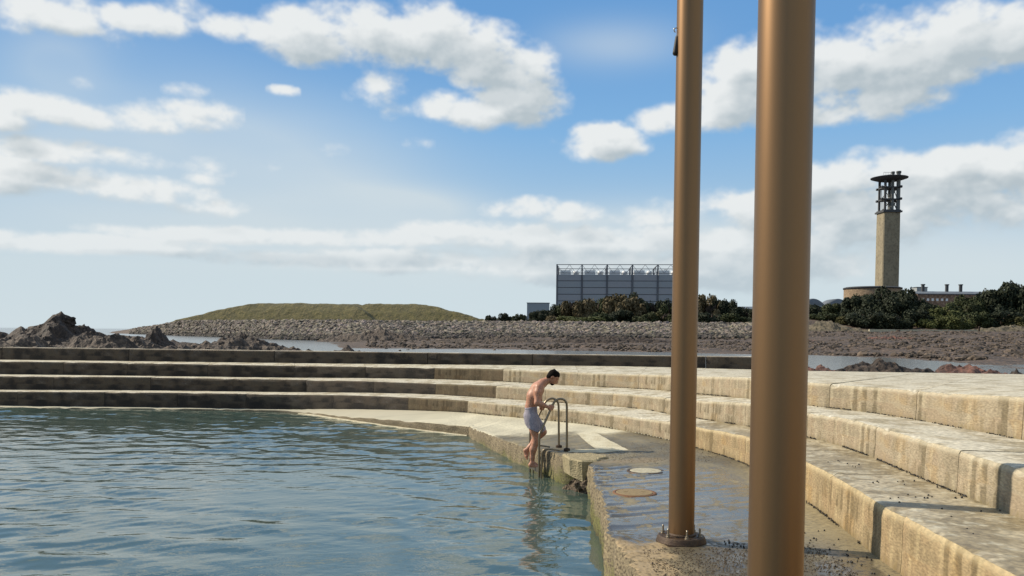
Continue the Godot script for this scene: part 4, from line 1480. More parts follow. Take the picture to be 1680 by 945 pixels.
func trees():
	for i in 5:
		crowns.append(crown_mesh(801 + i, 18 + i, 430, 0.07, 0.0))
	crowns.append(crown_mesh(811, 12, 190, 0.07, 1.0))
	var st = new_st()
	st.set_smooth_group(1)
	lathe(st, [[1.0, 0.0], [0.7, 0.3], [0.5, 0.7], [0.25, 1.0]], 8)
	for k in 5:
		var a = k * 1.257
		tube(st, [Vector3(0, 0.55 + 0.06 * k, 0), Vector3(cos(a) * 1.8, 0.8 + 0.05 * k, sin(a) * 1.8), Vector3(cos(a) * 3.0, 1.0 + 0.05 * k, sin(a) * 3.0)], 0.18, 6, false)
	trunk_mesh = done(st)
	leafs = {"dark": leaf_material(Color(0.175, 0.20, 0.145)), "green": leaf_material(Color(0.23, 0.255, 0.16)), "olive": leaf_material(Color(0.29, 0.285, 0.175)), "brown": leaf_material(Color(0.36, 0.325, 0.24)), "light": leaf_material(Color(0.30, 0.32, 0.185))}
	var G = "shrubs along the crest of the armour bank"
	var rows = [
		[[-9.2,-372.0,9.5,2.4], "dark", "tiny dark bush nearest the grassy mounds"], [[-3.3,-368.0,10.0,2.9], "dark", "second tiny dark bush, between the mounds and the pale annex"], [[2.9,-362.0,9.4,2.6], "green", "tiny bush touching the left side of the pale annex"],
		[[10.8,-350.0,10.7,3.5], "dark", "low dark bush in front of the pale annex"], [[16.1,-352.0,12.1,3.8], "dark", "dark bush between the annex and the grey works"], [[20.9,-348.0,14.0,4.5], "green", "green bush at the left corner of the grey works"],
		[[26.3,-345.0,16.4,5.9], "brown", "brownish bush under the first cladding bay of the grey works"], [[33.7,-352.0,16.2,5.0], "green", "green bush beside the brownish one under the first bay"], [[39.7,-350.0,15.2,5.0], "dark", "dark bush in the dip under the second cladding bay"],
		[[45.4,-346.0,17.0,7.2], "brown", "widest brown bush, under the third cladding bay"], [[52.5,-352.0,16.4,5.0], "dark", "dark bush behind the widest brown one"], [[58.4,-350.0,16.6,5.5], "dark", "dark tall bush under the fourth cladding bay"],
		[[63.5,-345.0,15.4,4.7], "green", "green bush against the left side of the thinner pole"], [[69.7,-348.0,16.1,5.0], "green", "bush mostly hidden by the thinner pole"], [[77.3,-340.0,16.8,6.6], "brown", "rounded brown bush just right of the thinner pole"],
		[[84.1,-342.0,15.2,4.6], "dark", "dark bush between the two poles, middle of three"], [[88.0,-338.0,13.7,3.9], "dark", "lower dark bush between the poles, toward the thick pole"], [[91.5,-335.0,12.7,3.4], "dark", "smallest dark bush against the thick pole's left side"],
		[[17.1,-322.0,8.5,3.7], "brown", "low greyish scrub above the boulders below the annex"], [[24.8,-312.0,7.9,6.7], "light", "long low light green scrub on the bank crest"], [[33.4,-318.0,9.2,4.3], "green", "low green scrub beside the long light green one"],
		[[40.0,-320.0,10.2,4.3], "dark", "low dark scrub below the dip in the bushes"], [[49.1,-314.0,8.8,3.8], "green", "low scrub below the widest brown bush"], [[55.5,-316.0,10.2,4.3], "olive", "olive scrub below the tall dark bush"],
		[[71.2,-308.0,9.9,4.8], "dark", "low dark scrub below the rounded brown bush"], [[78.3,-304.0,9.2,4.3], "green", "low green scrub between the poles on the bank crest"], [[62.1,-312.0,9.5,4.5], "green", "low scrub behind the thinner pole's left side"],
		[[96.3,-330.0,12.1,4.2], "dark", "bush hidden behind the thick pole's left half"], [[102.9,-325.0,12.4,4.6], "dark", "bush hidden behind the thick pole's right half"]]
	for i in rows.size():
		tree("shrub", rows[i][2], rows[i][1], rows[i][0], i, G)
	G = "trees below the stone tower"
	rows = [
		[[112.3,-318.0,13.4,4.8], "dark", "low dark tree just right of the thick pole"], [[117.1,-314.0,13.2,4.2], "green", "small tree under the arched roofs"], [[122.3,-312.0,14.2,4.5], "dark", "dark tree at the left foot of the round building"],
		[[124.7,-306.0,16.2,5.7], "dark", "dark tree covering the front of the round building"], [[130.2,-302.0,17.3,6.3], "dark", "broad dark tree directly below the tower shaft"], [[143.7,-310.0,19.6,5.3], "dark", "tallest pointed dark tree right of the tower"],
		[[132.2,-294.0,14.7,5.5], "dark", "dark tree between the broad one and the pointed one"], [[145.2,-300.0,12.9,4.3], "dark", "dark tree under the left end of the long brick building"], [[149.0,-296.0,11.9,4.7], "light", "light green tree below the small white windows"],
		[[156.1,-298.0,14.6,5.1], "green", "green tree before the middle of the long brick building"], [[164.6,-304.0,16.4,5.6], "green", "green tree before the right end of the brick building"], [[171.1,-306.0,18.1,5.7], "dark", "dark round tree left of the highest one"],
		[[175.1,-302.0,20.1,7.3], "dark", "highest broad dark tree near the picture's right edge"], [[179.8,-298.0,19.2,6.8], "dark", "broad dark tree cut by the right edge of the picture"], [[138.6,-282.0,8.4,4.4], "light", "low pale bush above the beach below the pointed tree"],
		[[144.8,-280.0,9.0,4.8], "light", "low light green bush beside the pale one"], [[153.1,-282.0,9.7,4.4], "green", "low green bush left of the sandy knoll"], [[162.3,-284.0,10.3,5.7], "dark", "dark low bush above the sandy knoll"],
		[[167.2,-280.0,8.6,4.8], "olive", "olive bush on the right end of the sandy knoll"], [[118.1,-286.0,10.0,6.1], "dark", "dark low bush above the pale cliff's right end"], [[125.4,-284.0,9.6,6.1], "dark", "dark low bush at the beach under the broad tree"],
		[[134.4,-286.0,10.5,5.3], "dark", "dark low bush left of the pale bushes"], [[181.7,-330.0,20.7,2.8], "olive", "thin airy tree rising behind the brick building's right end"], [[187.8,-300.0,18.3,7.3], "dark", "dark tree beyond the right edge of the picture"],
		[[107.5,-296.0,9.4,4.7], "green", "green bush on top of the pale cliff"], [[114.7,-290.0,8.6,4.6], "olive", "olive bush on the right of the pale cliff"],
		[[197.0,-296.0,17.5,7.0], "dark", "first tree along the shore beyond the picture's right edge"], [[207.0,-292.0,15.5,6.4], "green", "second tree along the shore beyond the picture's right edge"], [[218.0,-290.0,17.0,7.2], "dark", "third tree along the shore beyond the picture's right edge"], [[229.0,-284.0,14.5,6.6], "green", "fourth tree along the shore beyond the picture's right edge"]]
	for i in rows.size():
		var airy = i == 22
		tree("tree" if i < 14 or airy or i == 23 or i > 25 else "shrub", rows[i][2], rows[i][1], rows[i][0], 5 if airy else i % 5, G)

# ------------------------------------------------------------------ buildings
func works():
	var t = thing("industrial_building", "grey clad works with open roof trusses behind the shrubs", "building", Vector3(24.8, 4.0, -480.0), 0.0)
	t.rotation.y = -0.085
	var W = 14.0
	var rows = 8
	var top = 30.7
	# the core, set back from its panels
	var st = new_st()
	box(st, Vector3(W * 2.5, top * 0.5 - 0.2, -16.2), Vector3(W * 5 - 0.8, top - 0.4, 31.2))
	put("core", done(st), M.frame, t)
	var pm = new_st()
	box(pm, Vector3.ZERO, Vector3(W - 1.0, 3.35, 0.3))
	var pmesh = done(pm)
	for b in 5:
		for r in rows:
			var o = put("panel", pmesh, M.clad if (b + r) % 3 else M.clad2, t)
			o.position = Vector3(W * (b + 0.5), top - 1.9 - r * 3.75, -0.4)
	var side = new_st()
	box(side, Vector3.ZERO, Vector3(0.3, top - 0.4, 7.6))
	var smesh = done(side)
	for k in 4:
		var o = put("side_panel", smesh, M.clad_side, t)
		o.position = Vector3(0.25, top * 0.5, -4.2 - k * 7.75)
	var cm = new_st()
	box(cm, Vector3.ZERO, Vector3(0.75, 36.2, 0.75))
	var cmesh = done(cm)
	for b in 6:
		var o = put("column", cmesh, M.frame, t)
		o.position = Vector3(W * b, 18.1, -0.2)
		var o2 = put("column", cmesh, M.frame, t)
		o2.position = Vector3(W * b, 18.1, -31.8)
	# trusses round the roof and across it
	for b in 5:
		for back in [0.0, -31.6]:
			var s = new_st()
			var y0 = top + 0.6
			var y1 = 36.0
			var z = -0.2 + back
			beam(s, Vector3(W * b, y1, z), Vector3(W * (b + 1), y1, z), 0.35)
			beam(s, Vector3(W * b, y0, z), Vector3(W * (b + 1), y0, z), 0.4)
			for q in 4:
				var xa = W * (b + q / 4.0)
				var xb = W * (b + (q + 1) / 4.0)
				beam(s, Vector3(xa, y0 if q % 2 else y1, z), Vector3(xb, y1 if q % 2 else y0, z), 0.18)
			put("roof_truss", done(s), M.frame, t)
	for b in 6:
		var s = new_st()
		beam(s, Vector3(W * b, 36.0, -0.4), Vector3(W * b, 36.0, -31.6), 0.35)
		beam(s, Vector3(W * b, top + 0.6, -0.4), Vector3(W * b, top + 0.6, -31.6), 0.4)
		for q in 4:
			var za = -0.4 - 7.8 * q
			var zb = za - 7.8
			beam(s, Vector3(W * b, top + 0.6 if q % 2 else 36.0, za), Vector3(W * b, 36.0 if q % 2 else top + 0.6, zb), 0.26)
		put("cross_truss", done(s), M.frame, t)
	for b in 5:
		var s = new_st()
		box(s, Vector3(W * b + 4.5, top + 1.6, -14.0), Vector3(6.0, 2.8, 5.0))
		lathe(s, [[0.0, 0.0], [1.6, 0.0], [1.6, 2.2], [1.2, 2.8], [0.0, 3.0]], 14, Vector3(W * b + 10.5, top + 0.2, -17.0))
		put("roof_vent", done(s), M.white, t)
	var a = thing("annex_building", "pale plain box shed beside the grey works", "building", Vector3(14.3, 5.0, -476.0), -0.05)
	var bs = new_st()
	box(bs, Vector3(0, 6.6, -5.0), Vector3(12.4, 13.2, 10.0))
	put("wall", done(bs), M.annex, a)
	var rs = new_st()
	box(rs, Vector3(0, 13.35, -5.0), Vector3(12.8, 0.3, 10.4))
	put("roof", done(rs), M.frame, a)
	var ws = thing("warehouse", "white flat roofed warehouse beyond the bushes, against the thick pole", "building", Vector3(118.0, 6.0, -425.0))
	var s1 = new_st()
	box(s1, Vector3(0, 4.2, -6.0), Vector3(14.0, 8.4, 12.0))
	put("wall", done(s1), M.clad_side, ws)
	var s2 = new_st()
	box(s2, Vector3(0, 9.0, -6.0), Vector3(14.6, 1.1, 12.6))
	put("roof", done(s2), M.white, ws)

func tower():
	var t = thing("chimney_tower", "tall square concrete tower with an open flared crown", "tower", Vector3(227.3, 8.0, -520.0), 0.03)
	var H = 67.7
	var st = new_st()
	var hw = 5.05
	# shaft with slightly bevelled corners
	var b = 0.5
	var ring = [Vector2(-hw + b, hw), Vector2(hw - b, hw), Vector2(hw, hw - b), Vector2(hw, -hw + b), Vector2(hw - b, -hw), Vector2(-hw + b, -hw), Vector2(-hw, -hw + b), Vector2(-hw, hw - b)]
	st.set_smooth_group(-1)
	for i in 8:
		var p = ring[i]
		var q = ring[(i + 1) % 8]
		for lvl in 7:
			var y0 = H * lvl / 7.0
			var y1 = H * (lvl + 1) / 7.0
			var f0 = 1.03 - 0.03 * lvl / 7.0
			var f1 = 1.03 - 0.03 * (lvl + 1) / 7.0
			quad(st, Vector3(p.x * f0, y0, p.y * f0), Vector3(q.x * f0, y0, q.y * f0), Vector3(q.x * f1, y1, q.y * f1), Vector3(p.x * f1, y1, p.y * f1), Vector3(p.x + q.x, 0, p.y + q.y))
		tri(st, Vector3(0, H, 0), Vector3(p.x, H, p.y), Vector3(q.x, H, q.y), Vector3.UP)
	put("shaft", done(st), M.tower, t)
	var cp = new_st()
	box(cp, Vector3(0, H + 0.5, 0), Vector3(11.6, 1.0, 11.6))
	box(cp, Vector3(0, H + 1.3, 0), Vector3(10.4, 0.6, 10.4))
	put("coping", done(cp), M.tower_dark, t)
	var flues = [[-4.1, 3.9, 0.75, 18.4], [0.3, 4.0, 0.85, 21.4], [4.0, 3.6, 1.15, 21.8], [2.0, -3.6, 0.85, 21.0], [-4.0, -3.9, 0.75, 18.4], [0.9, 0.0, 1.3, 8.5]]
	for f in flues:
		var s = new_st()
		lathe(s, [[f[2], 0.0, 1], [f[2], f[3], 2], [f[2] * 1.25, f[3] + 0.1, 2], [f[2] * 1.25, f[3] + 1.3, 3], [f[2] * 0.8, f[3] + 1.4, 3], [0.0, f[3] + 1.4, 3]], 14, Vector3(f[0], H + 1.6, f[1]))
		put("flue", done(s), M.tower_grey if f[0] > -3.0 else M.tower_dark, t)
	for y in [6.3, 13.5]:
		var s = new_st()
		for k in 4:
			var a = k * PI / 2.0
			var u = Vector3(cos(a), 0, sin(a))
			var v = Vector3(-sin(a), 0, cos(a))
			beam(s, u * 4.4 - v * 5.6 + Vector3(0, H + 1.6 + y, 0), u * 4.4 + v * 5.6 + Vector3(0, H + 1.6 + y, 0), 0.9, 0.8)
			lathe(s, [[0.0, -0.7, 1], [0.8, -0.5, 1], [0.8, 0.6, 1], [0.0, 0.9, 1]], 10, u * 4.4 + v * 6.2 + Vector3(0, H + 1.6 + y, 0))
		box(s, Vector3(0, H + 1.4 + y, 0), Vector3(7.0, 0.4, 7.0))
		put("ring_beam", done(s), M.tower_dark, t)
	var br = new_st()
	for k in 5:
		var a = k * 1.257 + 0.4
		beam(br, Vector3(cos(a) * 4.6, H + 1.8, sin(a) * 4.6), Vector3(cos(a + 1.2) * 4.4, H + 8.0, sin(a + 1.2) * 4.4), 0.4)
		beam(br, Vector3(cos(a) * 4.6, H + 8.6, sin(a) * 4.6), Vector3(cos(a - 0.9) * 4.4, H + 15.0, sin(a - 0.9) * 4.4), 0.3)
	put("brace", done(br), M.tower_grey, t)
	var pl = new_st()
	lathe(pl, [[0.0, 19.6, 1], [5.0, 19.6, 1], [7.0, 20.0, 2], [10.6, 21.2, 2], [10.7, 21.6, 3], [8.0, 22.2, 4], [0.0, 22.4, 4]], 28, Vector3(0, H - 0.3, 0))
	put("platform", done(pl), M.tower_dark, t)
	var hr = new_st()
	for k in 5:
		beam(hr, Vector3(-6.0 + k * 1.3, H + 22.0, 5.5), Vector3(-6.0 + k * 1.3, H + 23.6, 5.5), 0.14)
	beam(hr, Vector3(-6.0, H + 23.6, 5.5), Vector3(-0.8, H + 23.6, 5.5), 0.16)
	put("handrail", done(hr), M.tower_grey, t)
	# round building at its foot
	var r = thing("round_building", "low round brick building at the left foot of the tower", "building", Vector3(201.0, 8.0, -478.0))
	var rs = new_st()
	lathe(rs, [[15.0, 0.0, 1], [15.0, 19.4, 1]], 40)
	put("wall", done(rs), M.buff, r)
	var rr = new_st()
	lathe(rr, [[15.0, 19.4, 2], [15.4, 19.4, 2], [15.4, 20.2, 3], [14.0, 20.6, 4], [0.0, 20.9, 4]], 40)
	put("roof", done(rr), M.tower_dark, r)
	# long brick building with chimneys
	var L = thing("brick_building", "long low brick building with three dark chimney stacks", "building", Vector3(217.0, 8.0, -422.0), -0.03)
	var ls = new_st()
	box(ls, Vector3(0, 7.3, -6.0), Vector3(34.0, 14.6, 12.0))
	put("wall", done(ls), M.brick, L)
	var lr = new_st()
	for s in [[6.3, -12.3], [-12.3, 6.3]]:
		pass
	lr.set_smooth_group(-1)
	var e0 = Vector3(-17.4, 14.6, 0.4)
	var e1 = Vector3(17.4, 14.6, 0.4)
	var g0 = Vector3(-17.4, 16.0, -6.0)
	var g1 = Vector3(17.4, 16.0, -6.0)
	var h0 = Vector3(-17.4, 14.6, -12.4)
	var h1 = Vector3(17.4, 14.6, -12.4)
	quad(lr, e0, e1, g1, g0, Vector3(0, 1, 0.5))
	quad(lr, h0, h1, g1, g0, Vector3(0, 1, -0.5))
	tri(lr, e0, g0, h0, Vector3(-1, 0, 0))
	tri(lr, e1, g1, h1, Vector3(1, 0, 0))
	quad(lr, e0, e1, e1 + Vector3(0, -0.4, 0), e0 + Vector3(0, -0.4, 0), Vector3(0, 0, 1))
	put("roof", done(lr), M.slate, L)
	for x in [-11.8, 0.0, 6.8]:
		var s = new_st()
		box(s, Vector3(x, 17.4, -6.0), Vector3(1.2, 3.6, 1.2))
		box(s, Vector3(x, 19.35, -6.0), Vector3(1.6, 0.5, 1.6))
		put("chimney_stack", done(s), M.tower_dark, L)
	for k in 6:
		var s = new_st()
		box(s, Vector3(-14.2 + k * 2.3, 11.6, 0.05), Vector3(1.1, 1.2, 0.25))
		put("window", done(s), M.white, L)
	var B = thing("roof_hut", "small pale block rising beside the tower over the trees", "building", Vector3(209.3, 20.0, -440.0))
	var hs = new_st()
	box(hs, Vector3(0, 3.2, 0), Vector3(5.4, 6.4, 5.4))
	put("wall", done(hs), M.clad_side, B)
	var hr2 = new_st()
	box(hr2, Vector3(0, 6.55, 0), Vector3(5.8, 0.3, 5.8))
	put("roof", done(hr2), M.tower_dark, B)
	for k in 2:
		var a = thing("arched_shed", ["arched grey roofed shed touching the thick pole's right side", "arched grey roofed shed touching the round building"][k], "shed", Vector3([151.0, 163.5][k], 10.0, -430.0), 0.0, "arched sheds left of the round building")
		var w = new_st()
		box(w, Vector3(0, 3.4, -5.0), Vector3(11.4, 6.8, 10.0))
		put("wall", done(w), M.annex, a)
		var ro = new_st()
		ro.set_smooth_group(1)
		for q in 12:
			var x0 = lerpf(-6.0, 6.0, q / 12.0)
			var x1 = lerpf(-6.0, 6.0, (q + 1) / 12.0)
			var y0 = 6.8 + 3.2 * (1.0 - pow(x0 / 6.0, 2.0))
			var y1 = 6.8 + 3.2 * (1.0 - pow(x1 / 6.0, 2.0))
			quad(ro, Vector3(x0, y0, 0.2), Vector3(x1, y1, 0.2), Vector3(x1, y1, -10.2), Vector3(x0, y0, -10.2), Vector3.UP)
			quad(ro, Vector3(x0, y0, 0.2), Vector3(x1, y1, 0.2), Vector3(x1, 6.7, 0.2), Vector3(x0, 6.7, 0.2), Vector3(0, 0, 1))
		put("roof", done(ro), M.slate, a)

# ------------------------------------------------------------------ poles
func poles():
	var t = thing("flagpole", "slimmer looking bronze pole whose bolted base stands on the wet deck", "pole", Vector3(1.525, 0.0, -7.57), 0.0, "bronze poles on the pool deck")
	var st = new_st()
	lathe(st, [[0.1135, 0.05, 1], [0.1135, 8.2, 2], [0.09, 8.3, 2], [0.0, 8.34, 2]], 64)
	put("pole_shaft", done(st), M.bronze, t)
	var fl = new_st()
	lathe(fl, [[0.225, -0.03, 1], [0.222, 0.004, 2], [0.212, 0.03, 3], [0.205, 0.046, 4], [0.198, 0.052, 5], [0.128, 0.053, 6], [0.126, 0.066, 7], [0.112, 0.078, 7]], 48)
	put("base_plate", done(fl), M.flange, t)
	for k in 6:
		var a = k * TAU / 6.0 + 0.42
		var b = new_st()
		var at = Vector3(cos(a) * 0.166, 0.052, sin(a) * 0.166)
		lathe(b, [[0.022, 0.0, 1], [0.022, 0.006, 2], [0.0, 0.007, 2]], 16, at)
		lathe(b, [[0.016, 0.006, -1], [0.016, 0.026, -1], [0.0, 0.027, -1]], 6, at)
		lathe(b, [[0.009, 0.026, 1], [0.009, 0.072, 2], [0.006, 0.077, 2], [0.0, 0.078, 2]], 10, at)
		put("anchor_bolt", done(b), M.steel, t)
	t.rotation = Vector3(0, 0, -0.0015)
	var c = t.duplicate()
	c.name = numbered("flagpole")
	add_child(c)
	c.position = Vector3(1.119, 0.0, -3.57)
	c.rotation = Vector3(0, 0.5, -0.0005)
	tag(c, "thick looking bronze pole close to the viewer, filling the picture's height", "pole", "bronze poles on the pool deck")
	# rope and counterweight on the slim pole
	var h = thing("halyard", "dark rope and hanging weight on the slimmer pole's left side", "rope", Vector3(1.405, 4.28, -7.56))
	var w = new_st()
	lathe(w, [[0.0, 0.0, 1], [0.014, 0.002, 1], [0.024, 0.012, 1], [0.025, 0.03, 1], [0.022, 0.16, 2], [0.012, 0.185, 2], [0.008, 0.2, 2], [0.0, 0.2, 2]], 16)
	var wo = put("weight", done(w), M.black, h)
	wo.rotation.z = -0.13
	var r = new_st()
	tube(r, [Vector3(0.026, 0.195, 0.0), Vector3(0.034, 0.35, 0.0), Vector3(0.02, 0.55, 0.0), Vector3(0.03, 1.2, 0.0), Vector3(0.04, 3.6, 0.0)], 0.008, 8)
	put("rope", done(r), M.black, h)
	var clip = new_st()
	tube(clip, [Vector3(0.0, 0.2, 0.0), Vector3(-0.012, 0.215, 0.0), Vector3(-0.01, 0.235, 0.0), Vector3(0.01, 0.24, 0.0), Vector3(0.03, 0.22, 0.0)], 0.005, 6)
	put("clip", done(clip), M.steel, h)

# ------------------------------------------------------------------ ladder
func rounded(pts: Array, n: int) -> Array:
	var out = []
	for i in pts.size() - 1:
		var a = pts[maxi(i - 1, 0)]
		var b = pts[i]
		var c = pts[i + 1]
		var d = pts[mini(i + 2, pts.size() - 1)]
		for k in n:
			out.append(b.cubic_interpolate(c, a, d, float(k) / n))
	out.append(pts[pts.size() - 1])
	return out

func ladder():
	var t = thing("pool_ladder", "bronze coloured tubular pool ladder with two hooped handrails", "ladder", Vector3(0.928, -0.1, -14.2))
	var o = t.position
	var rails = [
		[Vector3(0.928,-0.10,-14.2), Vector3(0.925,0.3,-14.2), Vector3(0.921,0.60,-14.2), Vector3(0.909,0.687,-14.19), Vector3(0.868,0.735,-14.18), Vector3(0.806,0.748,-14.175), Vector3(0.735,0.722,-14.165), Vector3(0.685,0.652,-14.16), Vector3(0.585,0.428,-14.135), Vector3(0.483,0.205,-14.11), Vector3(0.462,0.128,-14.1), Vector3(0.463,-0.2,-14.1), Vector3(0.463,-1.3,-14.1)],
		[Vector3(0.823,-0.115,-14.7), Vector3(0.817,0.25,-14.7), Vector3(0.811,0.565,-14.7), Vector3(0.794,0.65,-14.69), Vector3(0.75,0.70,-14.68), Vector3(0.687,0.715,-14.67), Vector3(0.614,0.684,-14.66), Vector3(0.561,0.620,-14.65), Vector3(0.46,0.41,-14.625), Vector3(0.346,0.198,-14.6), Vector3(0.321,0.119,-14.59), Vector3(0.322,-0.2,-14.59), Vector3(0.322,-1.3,-14.59)],
	]
	for r in rails:
		var st = new_st()
		var pts = []
		for p in r:
			pts.append(p - o)
		tube(st, rounded(pts, 5), 0.019, 14)
		var h = put("handrail", done(st), M.rail, t)
		var f = new_st()
		lathe(f, [[0.055, -0.02, 1], [0.055, 0.012, 2], [0.05, 0.016, 2], [0.026, 0.017, 3], [0.026, 0.03, 3], [0.0215, 0.032, 3]], 20, pts[0])
		for k in 3:
			var a = k * TAU / 3.0 + 0.5
			lathe(f, [[0.008, 0.014, -1], [0.008, 0.026, -1], [0.0, 0.026, -1]], 6, pts[0] + Vector3(cos(a) * 0.04, 0, sin(a) * 0.04))
		put("foot_plate", done(f), M.flange, t)
	for y in [-0.435, -0.70, -0.96]:
		var s = new_st()
		var a = Vector3(0.463, y, -14.1) - o
		var b = Vector3(0.322, y, -14.59) - o
		beam(s, a, b, 0.03, 0.085)
		put("rung", done(s), M.rail, t)
	# bent stays from the deck over the edge to the rails
	for q in [[0.80, -0.085, -13.98, 0.50, -13.98], [0.66, -0.10, -14.5, 0.38, -14.5]]:
		var s = new_st()
		tube(s, rounded([Vector3(q[0], q[1], q[2]) - o, Vector3(lerpf(q[0], q[3], 0.7), q[1] + 0.02, q[2]) - o, Vector3(q[3] + 0.01, q[1] - 0.04, q[4]) - o, Vector3(q[3], q[1] - 0.3, q[4]) - o, Vector3(q[3] - 0.01, -0.95, q[4]) - o], 5), 0.014, 8)
		put("stay", done(s), M.rail, t)

# ------------------------------------------------------------------ small things
func covers():
	var spots = [[Vector3(1.83, 0.0, -11.55), M.cover, "pale round drain cover flush in the wet deck, the farther of two"], [Vector3(1.435, 0.0, -9.86), M.cover2, "rust rimmed round drain cover nearer the slimmer pole"]]
	for i in 2:
		var s = spots[i]
		var t = thing("drain_cover", s[2], "drain cover", Vector3(s[0].x, deck_y(s[0].x, -s[0].z) + 0.004, s[0].z), 0.0, "round drain covers in the deck")
		var d = new_st()
		lathe(d, [[0.212, -0.02, 1], [0.212, 0.006, 2], [0.206, 0.010, 3], [0.12, 0.012, 3], [0.0, 0.012, 3]], 48)
		for k in 2:
			box(d, Vector3(0.1 - 0.2 * k, 0.012, 0.0), Vector3(0.05, 0.006, 0.018))
		put("lid", done(d), s[1], t)
		var r = new_st()
		lathe(r, [[0.262, -0.03, 1], [0.256, 0.003, 1], [0.225, 0.008, 1], [0.218, 0.004, 1], [0.217, -0.02, 1]], 48)
		put("rim", done(r), M.rust if i == 1 else M.flange, t)

func shells():
	var st = new_st()
	st.set_smooth_group(1)
	lathe(st, [[0.0, -0.2, 1], [0.75, -0.1, 1], [1.0, 0.25, 1], [0.85, 0.65, 1], [0.68, 0.75, 1], [0.62, 1.0, 1], [0.42, 1.2, 1], [0.2, 1.45, 1], [0.0, 1.55, 1]], 10)
	var mesh = done(st)
	var first = null
	var add = func(p: Vector3, label: String, group: String):
		var s = rng.randf_range(0.0065, 0.010)
		var o
		if first == null:
			o = put("sea_snail", mesh, M.shell)
			first = o
		else:
			o = first.duplicate()
			o.name = numbered("sea_snail")
			add_child(o)
		o.position = p
		o.scale = Vector3(s * 1.15, s, s)
		o.rotation = Vector3(rng.randf_range(-0.5, 0.5), rng.randf() * TAU, rng.randf_range(-0.5, 0.5))
		tag(o, label, "sea snail", group)
		return o
	# on the tread of the lowest step, in loose strings
	for q in [[3.62, 9.25, 7, 0.22], [3.72, 8.15, 8, 0.35], [3.66, 7.35, 9, 0.3], [3.2, 7.3, 2, 0.1], [3.75, 6.75, 4, 0.4], [3.3, 5.9, 2, 0.3]]:
		for k in q[2]:
			var x = q[0] + rng.randfn(0.0, q[3] * 0.55)
			var d = q[1] + rng.randfn(0.0, 0.13)
			x = clampf(x, 3.27, 3.95)
			add.call(Vector3(x, 0.445, -d), "black sea snail on the tread of the lowest step", "sea snails on the lowest step")
	for q in [[2.75, 8.0, 6, 0.2], [2.7, 7.55, 10, 0.2], [2.82, 7.0, 12, 0.16], [2.66, 6.7, 10, 0.2], [2.75, 6.4, 8, 0.15], [1.95, 7.5, 10, 0.13], [2.1, 7.25, 8, 0.22]]:
		for k in q[2]:
			var x = minf(q[0] + rng.randfn(0.0, q[3] * 0.7), 2.97)
			var dd = q[1] + rng.randfn(0.0, 0.13)
			add.call(Vector3(x, deck_y(x, dd) + 0.003, -dd), "black sea snail on the wet deck below the lowest step" if x > 2.4 else "black sea snail on the wet deck beside the slimmer pole's base", "sea snails on the deck")
	# dark crust of mussels and weed packed into the foot of each step
	var bm = boulder_mesh(7, 0)
	var lab = ["dark crust of mussels along the foot of the lowest step", "dark crust along the foot of the middle step", "dark crust along the foot of the uppermost step"]
	for k in 3:
		var pl = []
		var line = curves[k]
		var tot = line[line.size() - 1][4]
		var nz = noise(901 + k, 1.1, 3)
		for i in 4200:
			var s = tot * (1.0 - pow(rng.randf(), 1.5) * 0.62)
			var r = row_at(line, s)
			if r[1] < 3.0 or nz.get_noise_2d(r[0], r[1]) < -0.1:
				continue
			var z = rng.randf_range(0.003, 0.010)
			pl.append(Transform3D(Basis.from_euler(Vector3(rng.randf() * 6, rng.randf() * 6, 0)).scaled(Vector3(z, z, z)), Vector3(r[0] - rng.randf() * 0.03, r[2] + rng.randf() * 0.012, -r[1] + rng.randf() * 0.02)))
		scatter("mussel_crust", lab[k], bm, M.shell, pl)
	# white barnacle dots along the far foot of the lowest step
	var pb = []
	for i in 130:
		var d = rng.randf_range(14.2, 20.0)
		for r in curves[0]:
			if absf(r[1] - d) < 0.08 and r[0] > 0.0:
				var z = rng.randf_range(0.012, 0.022)
				pb.append(Transform3D(Basis().scaled(Vector3(z, z * 0.8, z)), Vector3(r[0] - 0.03, r[2] + 0.012, -r[1] + 0.03)))
				break
	scatter("pale_pebbles", "row of pale pebbles along the far foot of the lowest step", bm, M.fresh, pb)

